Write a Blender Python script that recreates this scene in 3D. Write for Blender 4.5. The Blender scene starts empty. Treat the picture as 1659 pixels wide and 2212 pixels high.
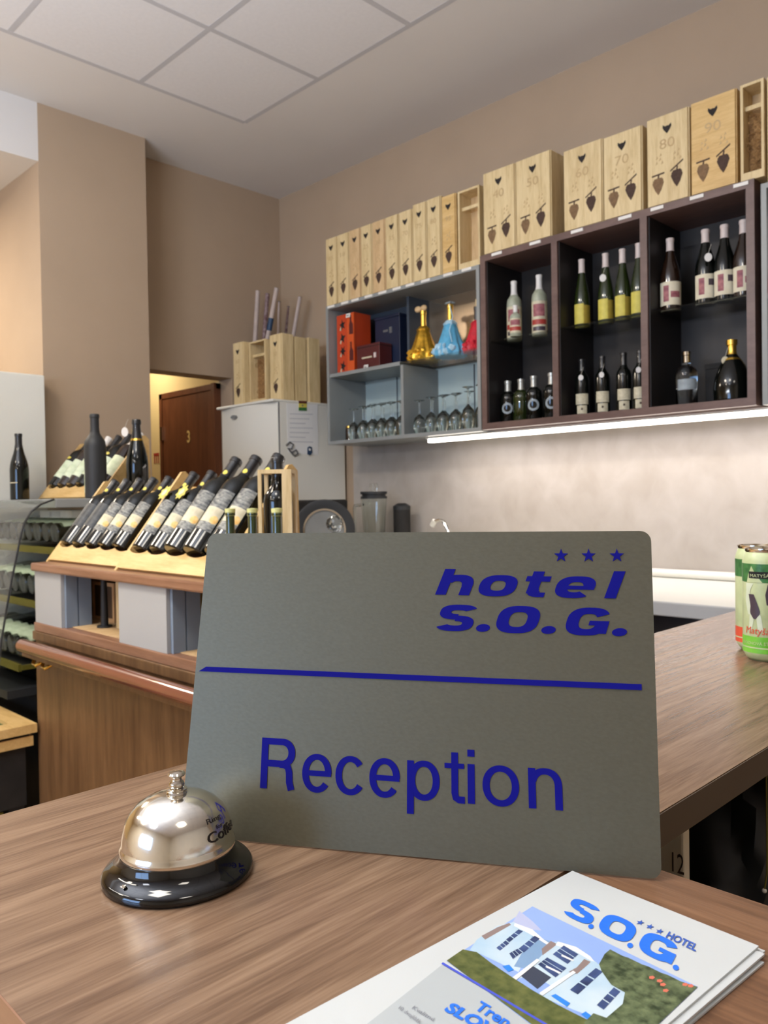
import bpy, bmesh, math, random
from mathutils import Vector, Matrix
random.seed(7)
PI = math.pi
sc = bpy.context.scene
COL = sc.collection
# ------------------------------------------------------------------ camera
EYE = Vector((0, 0, 1.3))
FPX = 1735.5
yaw, pit, rol = (math.radians(a) for a in (45.157, -0.947, 0.931))
fw = Vector((-math.sin(yaw)*math.cos(pit), math.cos(yaw)*math.cos(pit), math.sin(pit)))
rt = Vector((math.cos(yaw), math.sin(yaw), 0))
dn = -rt.cross(fw)
rt2 = math.cos(rol)*rt + math.sin(rol)*dn
dn2 = -math.sin(rol)*rt + math.cos(rol)*dn
cam_d = bpy.data.cameras.new('camera')
cam = bpy.data.objects.new('camera', cam_d)
COL.objects.link(cam)
cam.matrix_world = Matrix(((rt2.x, -dn2.x, -fw.x, EYE.x), (rt2.y, -dn2.y, -fw.y, EYE.y), (rt2.z, -dn2.z, -fw.z, EYE.z), (0, 0, 0, 1)))
cam_d.sensor_fit = 'VERTICAL'
cam_d.sensor_height = 24.0
cam_d.lens = 24.0*FPX/2212.0
cam_d.clip_start = 0.02
cam_d.dof.use_dof = True
cam_d.dof.focus_distance = 0.5
cam_d.dof.aperture_fstop = 15.0
sc.camera = cam
# ------------------------------------------------------------------ world, exposure, lamps
sc.view_settings.view_transform = 'Standard'
sc.view_settings.look = 'None'
sc.view_settings.exposure = 0.0
sc.view_settings.gamma = 1.0
sc.view_settings.use_curve_mapping = False
w = bpy.data.worlds.new('world'); sc.world = w; w.use_nodes = True
w.node_tree.nodes['Background'].inputs[0].default_value = (0.9, 0.95, 1, 1)
w.node_tree.nodes['Background'].inputs[1].default_value = 0.15
def area(name, loc, size, power, col, look=None, sy=None):
    l = bpy.data.lights.new(name, 'AREA'); l.energy = power; l.color = col
    l.shape = 'RECTANGLE'; l.size = size; l.size_y = sy or size
    o = bpy.data.objects.new(name, l); COL.objects.link(o); o.location = loc
    d = (Vector(look) - Vector(loc)) if look else Vector((0, 0, -1))
    o.rotation_euler = d.to_track_quat('-Z', 'Y').to_euler()
    return o
WARM = (1, 0.86, 0.68); NEUT = (1, 0.93, 0.83); COOL = (0.78, 0.86, 1)
P_CEIL = [(-2.495, -0.175, 38, WARM), (-0.785, -0.175, 13, NEUT), (0.925, -0.175, 9, NEUT), (-2.495, -1.885, 20, WARM), (-0.785, -1.885, 10, COOL)]
for x, y, p, c in P_CEIL:
    area('ceiling_lamp_light', (x, y, 3.165), 0.5, p, c)
area('added_ceiling_fill', (-1.7, -0.6, 2.14), 1.5, 120, (0.80, 0.88, 1), look=(-1.75, -0.25, 3.2), sy=.12)  # added fill light aimed up to brighten the ceiling, no known source
area('added_down_fill', (-1.7, -0.6, 2.07), 1.5, 9, NEUT, sy=.10)  # weak downward fill, added along with the ceiling fill
area('window_light', (-1.0, -2.86, 1.7), 1.6, 22, (0.45, 0.68, 1), look=(-1.2, 0, 1.5), sy=1.0)
area('left_room_light', (-4.9, 0.6, 2.86), 0.5, 45, WARM)
area('corridor_light', (-4.9, 2.45, 2.36), 0.3, 7, (1, 0.85, 0.58))

# ------------------------------------------------------------------ materials
def nm(name):
    m = bpy.data.materials.new(name); m.use_nodes = True
    return m, m.node_tree.nodes, m.node_tree.links, m.node_tree.nodes['Principled BSDF']
def s2l(c):
    return tuple((x/12.92 if x <= 0.04045 else ((x+0.055)/1.055)**2.4) for x in (v/255 for v in c)) + (1,)
def mat(name, rgb, rough=0.5, metal=0.0, var=0.06, scale=12.0, bump=0.0, stretch=None, coat=0.0, rgb2=None, emit=0, spec=0.5, dist=0.0):
    """noise-varied principled material; rgb in sRGB 0-255"""
    m, n, l, b = nm(name)
    tc = n.new('ShaderNodeTexCoord'); mp = n.new('ShaderNodeMapping'); nz = n.new('ShaderNodeTexNoise'); rp = n.new('ShaderNodeValToRGB')
    nz.inputs['Scale'].default_value = scale; nz.inputs['Detail'].default_value = 5; nz.inputs['Distortion'].default_value = dist
    if stretch: mp.inputs['Scale'].default_value = stretch
    l.new(tc.outputs['Object'], mp.inputs[0]); l.new(mp.outputs[0], nz.inputs[0]); l.new(nz.outputs[0], rp.inputs[0]); l.new(rp.outputs[0], b.inputs['Base Color'])
    c1 = s2l(rgb); c2 = s2l(rgb2) if rgb2 else tuple(min(1, x*(1+var)) for x in c1[:3])+(1,)
    if not rgb2: c1 = tuple(x*(1-var) for x in c1[:3])+(1,)
    rp.color_ramp.elements[0].position = 0.32; rp.color_ramp.elements[1].position = 0.68
    rp.color_ramp.elements[0].color = c1; rp.color_ramp.elements[1].color = c2
    b.inputs['Roughness'].default_value = rough; b.inputs['Metallic'].default_value = metal
    b.inputs['Coat Weight'].default_value = coat; b.inputs['Specular IOR Level'].default_value = spec
    if bump:
        bp = n.new('ShaderNodeBump'); bp.inputs['Strength'].default_value = bump; bp.inputs['Distance'].default_value = 0.002
        l.new(nz.outputs[0], bp.inputs['Height']); l.new(bp.outputs[0], b.inputs['Normal'])
    if emit:
        b.inputs['Emission Color'].default_value = s2l(rgb); b.inputs['Emission Strength'].default_value = emit
    return m
def wood(name, a, b_, c_, stretch, rough=0.35, scale=6, bump=0.15, fine=6):
    m, n, l, b = nm(name)
    tc = n.new('ShaderNodeTexCoord'); mp = n.new('ShaderNodeMapping'); mp.inputs['Scale'].default_value = stretch
    mp2 = n.new('ShaderNodeMapping'); mp2.inputs['Scale'].default_value = tuple(s*fine for s in stretch)
    n1 = n.new('ShaderNodeTexNoise'); n1.inputs['Scale'].default_value = scale; n1.inputs['Detail'].default_value = 6; n1.inputs['Distortion'].default_value = 0.6
    n2 = n.new('ShaderNodeTexNoise'); n2.inputs['Scale'].default_value = scale; n2.inputs['Detail'].default_value = 4
    l.new(tc.outputs['Object'], mp.inputs[0]); l.new(mp.outputs[0], n1.inputs[0])
    l.new(tc.outputs['Object'], mp2.inputs[0]); l.new(mp2.outputs[0], n2.inputs[0])
    mx = n.new('ShaderNodeMath'); mx.operation = 'MULTIPLY_ADD'; mx.inputs[1].default_value = 0.35
    l.new(n2.outputs[0], mx.inputs[0])
    m2 = n.new('ShaderNodeMath'); m2.operation = 'MULTIPLY'; m2.inputs[1].default_value = 0.65; l.new(n1.outputs[0], m2.inputs[0]); l.new(m2.outputs[0], mx.inputs[2])
    rp = n.new('ShaderNodeValToRGB'); rp.color_ramp.elements[0].position = 0.36; rp.color_ramp.elements[0].color = s2l(a)
    rp.color_ramp.elements[1].position = 0.66; rp.color_ramp.elements[1].color = s2l(c_)
    e = rp.color_ramp.elements.new(0.5); e.color = s2l(b_)
    l.new(mx.outputs[0], rp.inputs[0]); l.new(rp.outputs[0], b.inputs['Base Color'])
    b.inputs['Roughness'].default_value = rough
    bp = n.new('ShaderNodeBump'); bp.inputs['Strength'].default_value = bump; bp.inputs['Distance'].default_value = 0.0006
    l.new(n2.outputs[0], bp.inputs['Height']); l.new(bp.outputs[0], b.inputs['Normal'])
    return m
def glass(name, col, rough=0.02, ior=1.45, alpha=None):
    m, n, l, b = nm(name)
    b.inputs['Base Color'].default_value = s2l(col); b.inputs['Roughness'].default_value = rough
    b.inputs['Transmission Weight'].default_value = 1.0; b.inputs['IOR'].default_value = ior
    if alpha is not None: b.inputs['Alpha'].default_value = alpha
    return m
M = {}
M['wall'] = mat('plaster_tan', (172, 150, 126), 0.85, var=0.03, scale=3, bump=0.05)
M['wallcor'] = mat('plaster_yellow', (222, 200, 152), 0.85, var=0.03, scale=3)
M['wallwhite'] = mat('plaster_white', (226, 222, 212), 0.85, var=0.02, scale=3)
M['ceil'] = mat('ceiling_paint', (214, 210, 206), 0.9, var=0.02, scale=2)
M['tile'] = mat('ceiling_tile_board', (218, 216, 216), 0.92, var=0.02, scale=60, bump=0.1)
M['grid'] = mat('ceiling_grid_metal', (184, 183, 185), 0.8, var=0.02)
M['floor'] = wood('floor_laminate', (176, 142, 100), (196, 162, 118), (208, 178, 134), (6, .6, 1), 0.4)
M['backsplash'] = mat('backsplash_board', (178, 171, 163), 0.45, rgb2=(164, 156, 146), scale=9, stretch=(1, 1, .8), dist=0.4)
M['bar'] = wood('walnut_laminate', (100, 76, 58), (124, 98, 77), (144, 117, 94), (26, 1.3, 8), 0.27, scale=4, bump=0.3)
M['bar2'] = wood('walnut_laminate_cross', (100, 70, 50), (120, 86, 62), (138, 102, 76), (1.3, 26, 8), 0.3, scale=4, bump=0.3)
M['baredge'] = mat('walnut_edge_band', (74, 60, 48), 0.5, var=0.08, scale=5, stretch=(1, .3, 20))
M['groove'] = mat('dark_joint', (78, 48, 32), 0.6)
M['disp'] = wood('display_walnut', (88, 62, 38), (104, 76, 48), (118, 88, 58), (9, 9, .8), 0.42, scale=3, bump=0.1)
M['disptop'] = wood('display_top', (126, 90, 68), (140, 102, 78), (152, 114, 90), (1, 12, 12), 0.32, scale=4)
M['rail'] = mat('rail_varnished', (120, 74, 56), 0.15, var=0.1, scale=4, stretch=(1, 8, 8), coat=0.8)
M['pale'] = wood('pale_pine', (196, 170, 122), (212, 188, 140), (222, 200, 154), (12, 12, 1.2), 0.6, scale=4, bump=0.05)
M['pale2'] = wood('pale_pine_warm', (190, 156, 112), (204, 172, 126), (214, 184, 140), (9, 1.5, 1.5), 0.6, scale=4, bump=0.05)
M['rack'] = wood('rack_beech', (198, 160, 98), (210, 174, 112), (220, 186, 126), (1.2, 9, 9), 0.5, scale=4, bump=0.05)
M['woodwool'] = mat('wood_wool', (170, 130, 80), 0.9, rgb2=(112, 80, 46), scale=60, dist=2, bump=1)
M['burn'] = mat('burnt_print', (72, 52, 40), 0.8, var=0.15, scale=80)
M['burn2'] = mat('burnt_print_light', (124, 96, 66), 0.8, var=0.15, scale=80)
M['faint'] = mat('faint_print', (188, 160, 116), 0.8, var=0.05)
M['heart'] = mat('black_emblem', (34, 26, 24), 0.8)
M['purple'] = wood('plum_laminate', (88, 66, 60), (98, 74, 68), (108, 84, 76), (1.2, 3, 3), 0.4, scale=4, bump=0.05)
M['inner'] = wood('dark_interior_board', (27, 22, 21), (31, 26, 24), (36, 30, 28), (6, 6, 1), 0.5, scale=3, bump=0.05)
M['grey'] = mat('blue_grey_laminate', (140, 143, 141), 0.35, var=0.03)
M['greyd'] = mat('dark_blue_grey', (62, 72, 84), 0.4, var=0.04)
M['teal'] = mat('pale_teal_back', (176, 194, 194), 0.25, var=0.03, scale=3)
M['mirror'] = mat('mirror_back', (190, 172, 150), 0.2, metal=0.8, var=0.02)
M['white'] = mat('white_enamel', (222, 220, 210), 0.3, var=0.01, scale=2)
M['whitem'] = mat('white_matt', (214, 214, 206), 0.6, var=0.02, scale=2)
M['seal'] = mat('grey_seal', (120, 122, 122), 0.6)
M['panelw'] = mat('panel_light_grey', (168, 169, 168), 0.55, var=0.02, scale=3)
M['panelb'] = mat('panel_blue_grey', (124, 138, 154), 0.5, var=0.03)
M['tag'] = mat('price_tag_paper', (226, 222, 214), 0.6, var=0.02)
M['tick'] = mat('grey_ink', (96, 96, 96), 0.6, var=0.02)
M['metal'] = mat('chrome', (226, 220, 208), 0.09, metal=1.0, var=0.02)
M['dome'] = mat('nickel_dome', (236, 232, 222), 0.13, metal=1.0, var=0.02, scale=400, bump=0.02)
M['black'] = mat('gloss_black', (5, 5, 6), 0.07, var=0.05, coat=0.25)
M['blackm'] = mat('matt_black', (34, 36, 38), 0.55, var=0.05)
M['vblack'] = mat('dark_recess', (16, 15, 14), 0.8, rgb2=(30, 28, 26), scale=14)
M['sign'] = None
M['navy'] = mat('blue_vinyl', (20, 20, 124), 0.7, var=0.02, spec=0.08)
M['door'] = wood('door_mahogany', (92, 52, 34), (104, 62, 40), (116, 70, 46), (5, 5, .6), 0.4, scale=3, bump=0.05)
M['brass'] = mat('brass', (214, 176, 90), 0.25, metal=1.0)
M['goldp'] = mat('pale_gold_figure', (226, 196, 130), 0.45, metal=0.1)
M['gold'] = mat('gold_foil', (226, 176, 60), 0.3, metal=0.8, var=0.25, scale=60, bump=0.6)
M['goldm'] = mat('gold_capsule', (230, 188, 84), 0.25, metal=0.9)
M['yellow'] = mat('yellow_sticker', (226, 208, 84), 0.5, var=0.04)
M['blue'] = mat('sky_blue_satin', (92, 170, 206), 0.4, var=0.12, scale=50, bump=0.5)
M['bluew'] = mat('pale_blue_lace', (176, 214, 232), 0.5, var=0.12, scale=50, bump=0.5)
M['red'] = mat('red_satin', (200, 34, 50), 0.4, var=0.12, scale=50, bump=0.5)
M['orange'] = mat('orange_red_card', (190, 66, 30), 0.45, var=0.06)
M['orange2'] = mat('orange_card_side', (206, 84, 34), 0.45, var=0.06)
M['maroon'] = mat('maroon_card', (84, 34, 34), 0.4, var=0.05)
M['nblue'] = mat('night_blue_card', (24, 34, 58), 0.4, var=0.05)
M['bottle'] = mat('dark_bottle_glass', (10, 13, 10), 0.1, var=0.1, coat=0.1)
M['bottleg'] = mat('olive_bottle_glass', (40, 50, 18), 0.06, rgb2=(30, 40, 14), coat=0.6)
M['bottlec'] = mat('brown_bottle_glass', (40, 24, 14), 0.06, rgb2=(30, 18, 12), coat=0.6)
M['oil'] = mat('green_oil_glass', (48, 62, 18), 0.05, rgb2=(24, 34, 12), scale=8, coat=0.8)
M['frost'] = mat('frosted_pale_bottle', (176, 180, 160), 0.3, rgb2=(150, 154, 132), scale=30)
M['clear'] = glass('clear_glass', (244, 248, 246))
M['thin'] = glass('thin_pane', (228, 236, 228), 0.01, 1.45, 0.35)
M['pane'] = glass('green_tint_pane', (190, 206, 190), 0.01, 1.45, 0.3)
M['capb'] = mat('black_capsule', (28, 28, 30), 0.3, var=0.1, coat=0.4)
M['capp'] = mat('pinkish_white_capsule', (206, 192, 186), 0.4, var=0.05)
M['capw'] = mat('white_capsule', (224, 220, 214), 0.4, var=0.04)
M['caps'] = mat('silver_capsule', (176, 176, 170), 0.3, metal=0.6, var=0.06)
M['capy'] = mat('pale_green_cap', (206, 208, 140), 0.5, var=0.06, scale=60)
M['lcream'] = mat('cream_label', (214, 206, 178), 0.6, rgb2=(190, 180, 150), scale=60)
M['lyel'] = mat('yellow_label', (214, 200, 92), 0.6, rgb2=(196, 182, 80), scale=40)
M['lyel2'] = mat('ochre_label', (160, 138, 44), 0.6, rgb2=(142, 120, 40), scale=40)
M['lart'] = mat('art_label', (222, 214, 190), 0.6, rgb2=(214, 204, 176), scale=30)
M['lpink'] = mat('label_plum_print', (128, 66, 78), 0.6, rgb2=(172, 108, 108), scale=60)
M['lgrn'] = mat('white_green_label', (224, 232, 206), 0.6, rgb2=(190, 204, 170), scale=30)
M['lcity'] = mat('grey_view_label', (42, 48, 58), 0.5, rgb2=(150, 150, 142), scale=90, stretch=(1, 1, 2.2))
M['lcity2'] = mat('dark_grey_label', (34, 38, 42), 0.5, rgb2=(64, 68, 72), scale=60)
M['lorg'] = mat('orange_print', (226, 168, 70), 0.5, rgb2=(240, 214, 150), scale=70)
M['lgrey'] = mat('grey_ring_print', (150, 160, 164), 0.5, var=0.1, scale=60)
M['lred'] = mat('red_print', (170, 60, 50), 0.5, var=0.1)
M['pinkgl'] = mat('salmon_print', (214, 140, 110), 0.4, rgb2=(230, 200, 180), scale=20)
M['paper'] = mat('paper_white', (226, 226, 224), 0.6, var=0.01)
M['papercream'] = mat('cream_paper', (214, 190, 126), 0.7, var=0.03)
M['broch'] = mat('brochure_stock', (196, 200, 200), 0.45, var=0.01)
M['brochg'] = mat('brochure_pale_grey', (174, 180, 182), 0.45, var=0.01)
M['bblue'] = mat('brochure_blue', (38, 112, 226), 0.45, var=0.01)
M['bnavy'] = mat('brochure_dark_blue', (70, 84, 200), 0.45, var=0.01)
M['bstar'] = mat('brochure_text_blue', (54, 92, 180), 0.45, var=0.01)
M['bink'] = mat('brochure_grey_ink', (130, 132, 140), 0.5, var=0.01)
M['psky'] = mat('print_sky', (124, 154, 218), 0.4, rgb2=(150, 176, 226), scale=8)
M['pcloud'] = mat('print_cloud', (178, 184, 214), 0.4, var=0.04)
M['pwall'] = mat('print_white_wall', (158, 190, 214), 0.45, rgb2=(196, 212, 220), scale=30)
M['pwall2'] = mat('print_blue_wall', (126, 156, 190), 0.4, var=0.03)
M['pwin'] = mat('print_window', (44, 56, 92), 0.4, rgb2=(70, 90, 140), scale=120)
M['proof'] = mat('print_roof', (140, 122, 118), 0.4, var=0.05)
M['pgar'] = mat('print_garage', (60, 66, 82), 0.4, var=0.05)
M['phedge'] = mat('print_hedge', (66, 76, 34), 0.45, rgb2=(104, 108, 58), scale=260)
M['ptree'] = mat('print_tree', (48, 60, 36), 0.45, rgb2=(108, 120, 84), scale=260)
M['pflow'] = mat('print_red_flower', (208, 110, 88), 0.45, var=0.1)
M['pblue'] = mat('print_bright_blue', (50, 130, 220), 0.4, var=0.05)
M['green'] = mat('green_print', (104, 180, 50), 0.35, rgb2=(130, 200, 70), scale=40)
M['dgreen'] = mat('dark_green_print', (40, 92, 48), 0.35, rgb2=(74, 130, 70), scale=120)
M['canbg'] = mat('can_pale_green', (200, 208, 160), 0.35, rgb2=(178, 190, 140), scale=50)
M['canskin'] = mat('can_figure_pale', (206, 214, 186), 0.35, var=0.05, scale=60)
M['canink'] = mat('can_figure_ink', (70, 58, 66), 0.35, var=0.1)
M['canred'] = mat('can_red_script', (214, 84, 56), 0.35, var=0.05)
M['led'] = mat('led_diffuser', (255, 244, 232), 0.5, emit=9)
M['lampw'] = mat('lamp_diffuser', (255, 244, 228), 0.5, emit=3)
M['winglow'] = mat('evening_window', (150, 190, 255), 0.3, emit=5)
M['screen'] = mat('lit_bulb', (255, 240, 215), 0.5, emit=40)
M['lines'] = mat('paper_lines', (190, 192, 196), 0.6, var=0.05)
M['mat_green'] = mat('green_baize', (92, 98, 52), 0.9, var=0.08, scale=60)
M['roll'] = mat('poster_roll', (190, 174, 166), 0.6, rgb2=(176, 160, 152), scale=30)
M['rolld'] = mat('poster_roll_pattern', (92, 58, 60), 0.6, rgb2=(150, 130, 130), scale=50)
M['tape'] = mat('blue_tape', (40, 66, 96), 0.5)
M['card'] = mat('carton_board', (226, 214, 190), 0.8, var=0.03)
M['ltwood'] = mat('box_edge_olive', (112, 102, 30), 0.7, var=0.06)
M['peach'] = mat('peach_board', (206, 160, 110), 0.6, var=0.04)
M['clay'] = mat('brown_card', (96, 70, 46), 0.8, var=0.1)
M['tagcord'] = mat('white_cord', (220, 214, 200), 0.6)
# brushed steel
def brushed():
    m, n, l, b = nm('brushed_steel_plate')
    tc = n.new('ShaderNodeTexCoord'); mp = n.new('ShaderNodeMapping'); mp.inputs['Scale'].default_value = (2, 120, 120)
    nz = n.new('ShaderNodeTexNoise'); nz.inputs['Scale'].default_value = 6; nz.inputs['Detail'].default_value = 6
    l.new(tc.outputs['Object'], mp.inputs[0]); l.new(mp.outputs[0], nz.inputs[0])
    rp = n.new('ShaderNodeValToRGB'); rp.color_ramp.elements[0].color = s2l((98, 95, 80)); rp.color_ramp.elements[1].color = s2l((112, 109, 93))
    l.new(nz.outputs[0], rp.inputs[0]); l.new(rp.outputs[0], b.inputs['Base Color'])
    b.inputs['Metallic'].default_value = 0.6; b.inputs['Roughness'].default_value = 0.46
    return m
M['sign'] = brushed()

# ------------------------------------------------------------------ mesh helpers
def place(o, parent, loc=None):
    COL.objects.link(o)
    if parent: o.parent = parent
    if loc is not None: o.location = loc
def obj(name, bm, m, parent=None, loc=None, smooth=False, kind=None, label=None):
    bmesh.ops.recalc_face_normals(bm, faces=bm.faces)
    me = bpy.data.meshes.new(name); bm.to_mesh(me); bm.free()
    me.materials.append(M[m] if isinstance(m, str) else m)
    if smooth:
        for p in me.polygons: p.use_smooth = True
        try: me.set_sharp_from_angle(angle=math.radians(40))
        except Exception: pass
    o = bpy.data.objects.new(name, me); place(o, parent, loc)
    if kind: o['kind'] = kind
    if label: o['label'] = label
    return o
def thing(name, label, cat, loc=(0, 0, 0), rz=0, group=None):
    o = bpy.data.objects.new(name, None); COL.objects.link(o); o.empty_display_size = 0.02
    o.location = loc; o.rotation_euler = (0, 0, rz); o['label'] = label; o['category'] = cat
    if group: o['group'] = group
    return o
def tag(o, label, cat, group=None):
    o['label'] = label; o['category'] = cat
    if group: o['group'] = group
    return o
def copy_tree(o, parent=None):
    c = o.copy(); COL.objects.link(c)
    if parent: c.parent = parent
    for ch in list(o.children): copy_tree(ch, c)
    return c
def bx(bm, x0, x1, y0, y1, z0, z1, bev=0.0):
    vs = [bm.verts.new(p) for p in ((x0,y0,z0),(x1,y0,z0),(x1,y1,z0),(x0,y1,z0),(x0,y0,z1),(x1,y0,z1),(x1,y1,z1),(x0,y1,z1))]
    fs = [bm.faces.new([vs[i] for i in f]) for f in ((0,3,2,1),(4,5,6,7),(0,1,5,4),(1,2,6,5),(2,3,7,6),(3,0,4,7))]
    if bev:
        es = list({e for f in fs for e in f.edges})
        bmesh.ops.bevel(bm, geom=es, offset=bev, segments=2, affect='EDGES', profile=0.5)
    return bm
def box(x0, x1, y0, y1, z0, z1, bev=0.0):
    return bx(bmesh.new(), x0, x1, y0, y1, z0, z1, bev)
def lathe(prof, seg=24, bm=None, a0=0, a1=2*PI, mod=None):
    bm = bm or bmesh.new(); full = abs(a1-a0-2*PI) < 1e-6
    rings = []
    n = seg if full else seg+1
    for r, z in prof:
        if r < 1e-6: rings.append([bm.verts.new((0, 0, z))])
        else:
            ring = []
            for i in range(n):
                a = a0+(a1-a0)*i/seg; rr = r*(mod(a, z) if mod else 1)
                ring.append(bm.verts.new((rr*math.cos(a), rr*math.sin(a), z)))
            rings.append(ring)
    for A, B in zip(rings, rings[1:]):
        for i in range(seg):
            j = (i+1) % n
            if len(A) == 1 and len(B) == 1: continue
            if len(A) == 1: bm.faces.new((A[0], B[i], B[j]))
            elif len(B) == 1: bm.faces.new((A[i], A[j], B[0]))
            else: bm.faces.new((A[i], A[j], B[j], B[i]))
    return bm
def tube(pts, r, seg=10, bm=None, cap=True, radii=None):
    bm = bm or bmesh.new(); pts = [Vector(p) for p in pts]; rings = []
    for k, p in enumerate(pts):
        d = (pts[min(k+1, len(pts)-1)]-pts[max(k-1, 0)]).normalized()
        u = d.orthogonal().normalized() if k == 0 else (rings_u - d*rings_u.dot(d)).normalized()
        rings_u = u; v = d.cross(u); rr = radii[k] if radii else r
        rings.append([bm.verts.new(p+rr*(math.cos(2*PI*i/seg)*u+math.sin(2*PI*i/seg)*v)) for i in range(seg)])
    for A, B in zip(rings, rings[1:]):
        for i in range(seg): bm.faces.new((A[i], A[(i+1) % seg], B[(i+1) % seg], B[i]))
    if cap: bm.faces.new(rings[0][::-1]); bm.faces.new(rings[-1])
    return bm
def prism(poly, origin, u, v, w_, bm=None):
    """polygon (list of 2D) in plane origin+u,v extruded by vector w_"""
    bm = bm or bmesh.new(); o = Vector(origin); u = Vector(u); v = Vector(v); w_ = Vector(w_)
    A = [bm.verts.new(o+a*u+b*v) for a, b in poly]; B = [bm.verts.new(o+a*u+b*v+w_) for a, b in poly]
    bm.faces.new(A[::-1]); bm.faces.new(B); n = len(A)
    for i in range(n): bm.faces.new((A[i], A[(i+1) % n], B[(i+1) % n], B[i]))
    return bm
def text_geo(s, shear=0.0, bold=0.0, ext=0.0, res=3):
    """text as verts+faces normalised to its own bounding box (0..1, 0..1)"""
    c = bpy.data.curves.new('txt', 'FONT'); c.body = s; c.offset = bold; c.resolution_u = res
    c.fill_mode = 'FRONT'
    o = bpy.data.objects.new('txt', c); COL.objects.link(o)
    bpy.context.view_layer.update()
    me = bpy.data.meshes.new_from_object(o.evaluated_get(bpy.context.evaluated_depsgraph_get()))
    vs = [(v.co.x+shear*v.co.y, v.co.y) for v in me.vertices]; fs = [tuple(p.vertices) for p in me.polygons]
    bpy.data.objects.remove(o); bpy.data.curves.remove(c); bpy.data.meshes.remove(me)
    x0 = min(a for a, b in vs); x1 = max(a for a, b in vs); y0 = min(b for a, b in vs); y1 = max(b for a, b in vs)
    return [((a-x0)/(x1-x0), (b-y0)/(y1-y0)) for a, b in vs], fs
def text(s, fn, m, parent, shear=0.0, bold=0.0, name='lettering', label=None):
    """fn(a,b)->3D point for the normalised text coordinates"""
    vs, fs = text_geo(s, shear, bold)
    me = bpy.data.meshes.new(name); me.from_pydata([tuple(fn(a, b)) for a, b in vs], [], fs)
    me.materials.append(M[m]); o = bpy.data.objects.new(name, me); place(o, parent)
    if label: o['label'] = label
    return o
def ray(px, py):
    return (rt2*((px-829.5)/FPX) + dn2*((py-1106)/FPX) + fw)
def on_plane(px, py, p0, n):
    d = ray(px, py); p0 = Vector(p0); n = Vector(n)
    return EYE + d*((p0-EYE).dot(n)/d.dot(n))

# ------------------------------------------------------------------ the room
def struct(name, bm, m, parent=None, **k):
    o = obj(name, bm, m, parent, **k)
    if not parent: o['kind'] = 'structure'
    return o
XL, XR, YF, YB, ZC = -4.06, 2.8, -3.0, 3.15, 3.2
struct('floor', box(-7.2, XR+.1, YF-.1, YB+.1, -0.06, 0), 'floor')
ce = bmesh.new()
bx(ce, XL-.2, XR+.1, 2.395, YB+.1, ZC, ZC+.06)                 # plaster margin along the back wall
bx(ce, -3.85, -3.355, YF-.1, 2.395, ZC, ZC+.06)                # margin on the left
bx(ce, -4.26, -3.85, 1.56, 2.395, ZC, ZC+.06)
bx(ce, -3.355, XR+.1, YF-.1, 2.395, ZC+.03, ZC+.06)
ceil = struct('ceiling', ce, 'ceil')
gb = bmesh.new()
T = 0.57
NX, NY = 11, 10
for i in range(NX+1): bx(gb, -3.355+i*T-.012, -3.355+i*T+.012, 2.395-NY*T, 2.395, ZC-.001, ZC+.02)
for j in range(NY+1): bx(gb, -3.355, -3.355+NX*T, 2.395-j*T-.012, 2.395-j*T+.012, ZC-.0006, ZC+.022)
struct('ceiling_grid', gb, 'grid', ceil)
slots = {(1, 4), (4, 4), (7, 4), (1, 7), (4, 7)}
t0 = None
for i in range(NX):
    for j in range(NY):
        if (i, j) in slots: continue
        loc = (-3.355+(i+.5)*T, 2.395-(j+.5)*T, ZC)
        if t0 is None: t0 = obj('ceiling_tile', box(-T/2+.010, T/2-.010, -T/2+.010, T/2-.010, 0, .012, .002), 'tile', ceil, loc)
        else:
            c = t0.copy(); COL.objects.link(c); c.parent = ceil; c.location = loc
for k, (i, j) in enumerate(sorted(slots)):
    x, y = -3.355+(i+.5)*T, 2.395-(j+.5)*T
    L = thing('ceiling_light', ['lit square ceiling panel above the bottle showcase', 'lit square ceiling panel nearest the pillar at the room front', 'lit square ceiling panel above the bar counter end', 'lit square ceiling panel behind the viewer, middle', 'lit square ceiling panel right of the viewer'][k], 'ceiling light', (x, y, ZC-.02), group='ceiling light panels')
    f = bmesh.new()
    for a in ((-.28,.28,-.28,-.255),(-.28,.28,.255,.28),(-.28,-.255,-.255,.255),(.255,.28,-.255,.255)): bx(f, *a, 0, .03)
    obj('frame', f, 'white', L); obj('diffuser', box(-.255, .255, -.255, .255, .014, .02), 'lampw', L)
struct('wall_back', box(XL-.15, XR+.1, YB, YB+.12, 0, ZC+.05), 'wall')
struct('wall_right', box(XR, XR+.1, YF, YB, 0, ZC+.05), 'wallwhite')
struct('wall_front', box(-7.2, XR+.1, YF-.1, YF, 0, ZC+.05), 'wallwhite')
# left wall with the opening: Y 2.11..2.77 up to z 2.035
lw = bmesh.new()
bx(lw, XL-.14, XL, 2.77, YB, 0, ZC+.02); bx(lw, XL-.14, XL, 2.10, 2.77, 2.038, ZC+.02)
struct('wall_left', lw, 'wall')
struct('wall_pillar', box(-4.28, -3.85, 1.56, 2.115, 0, ZC+.02), 'wall')
struct('wall_bulkhead', box(-4.0, -3.85, YF, 1.56, 2.9245, ZC+.04), 'ceil')
struct('ceiling_left', box(-7.2, -4.0, YF, 1.56, 2.925, 2.99), 'ceil')
struct('wall_far', box(-7.3, -7.2, YF, 1.7, 0, 3.1), 'wallcor')
fw_ = struct('wall_side', box(-7.2, -4.28, 1.56, 1.64, 0, 3.1), 'wall')
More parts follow.
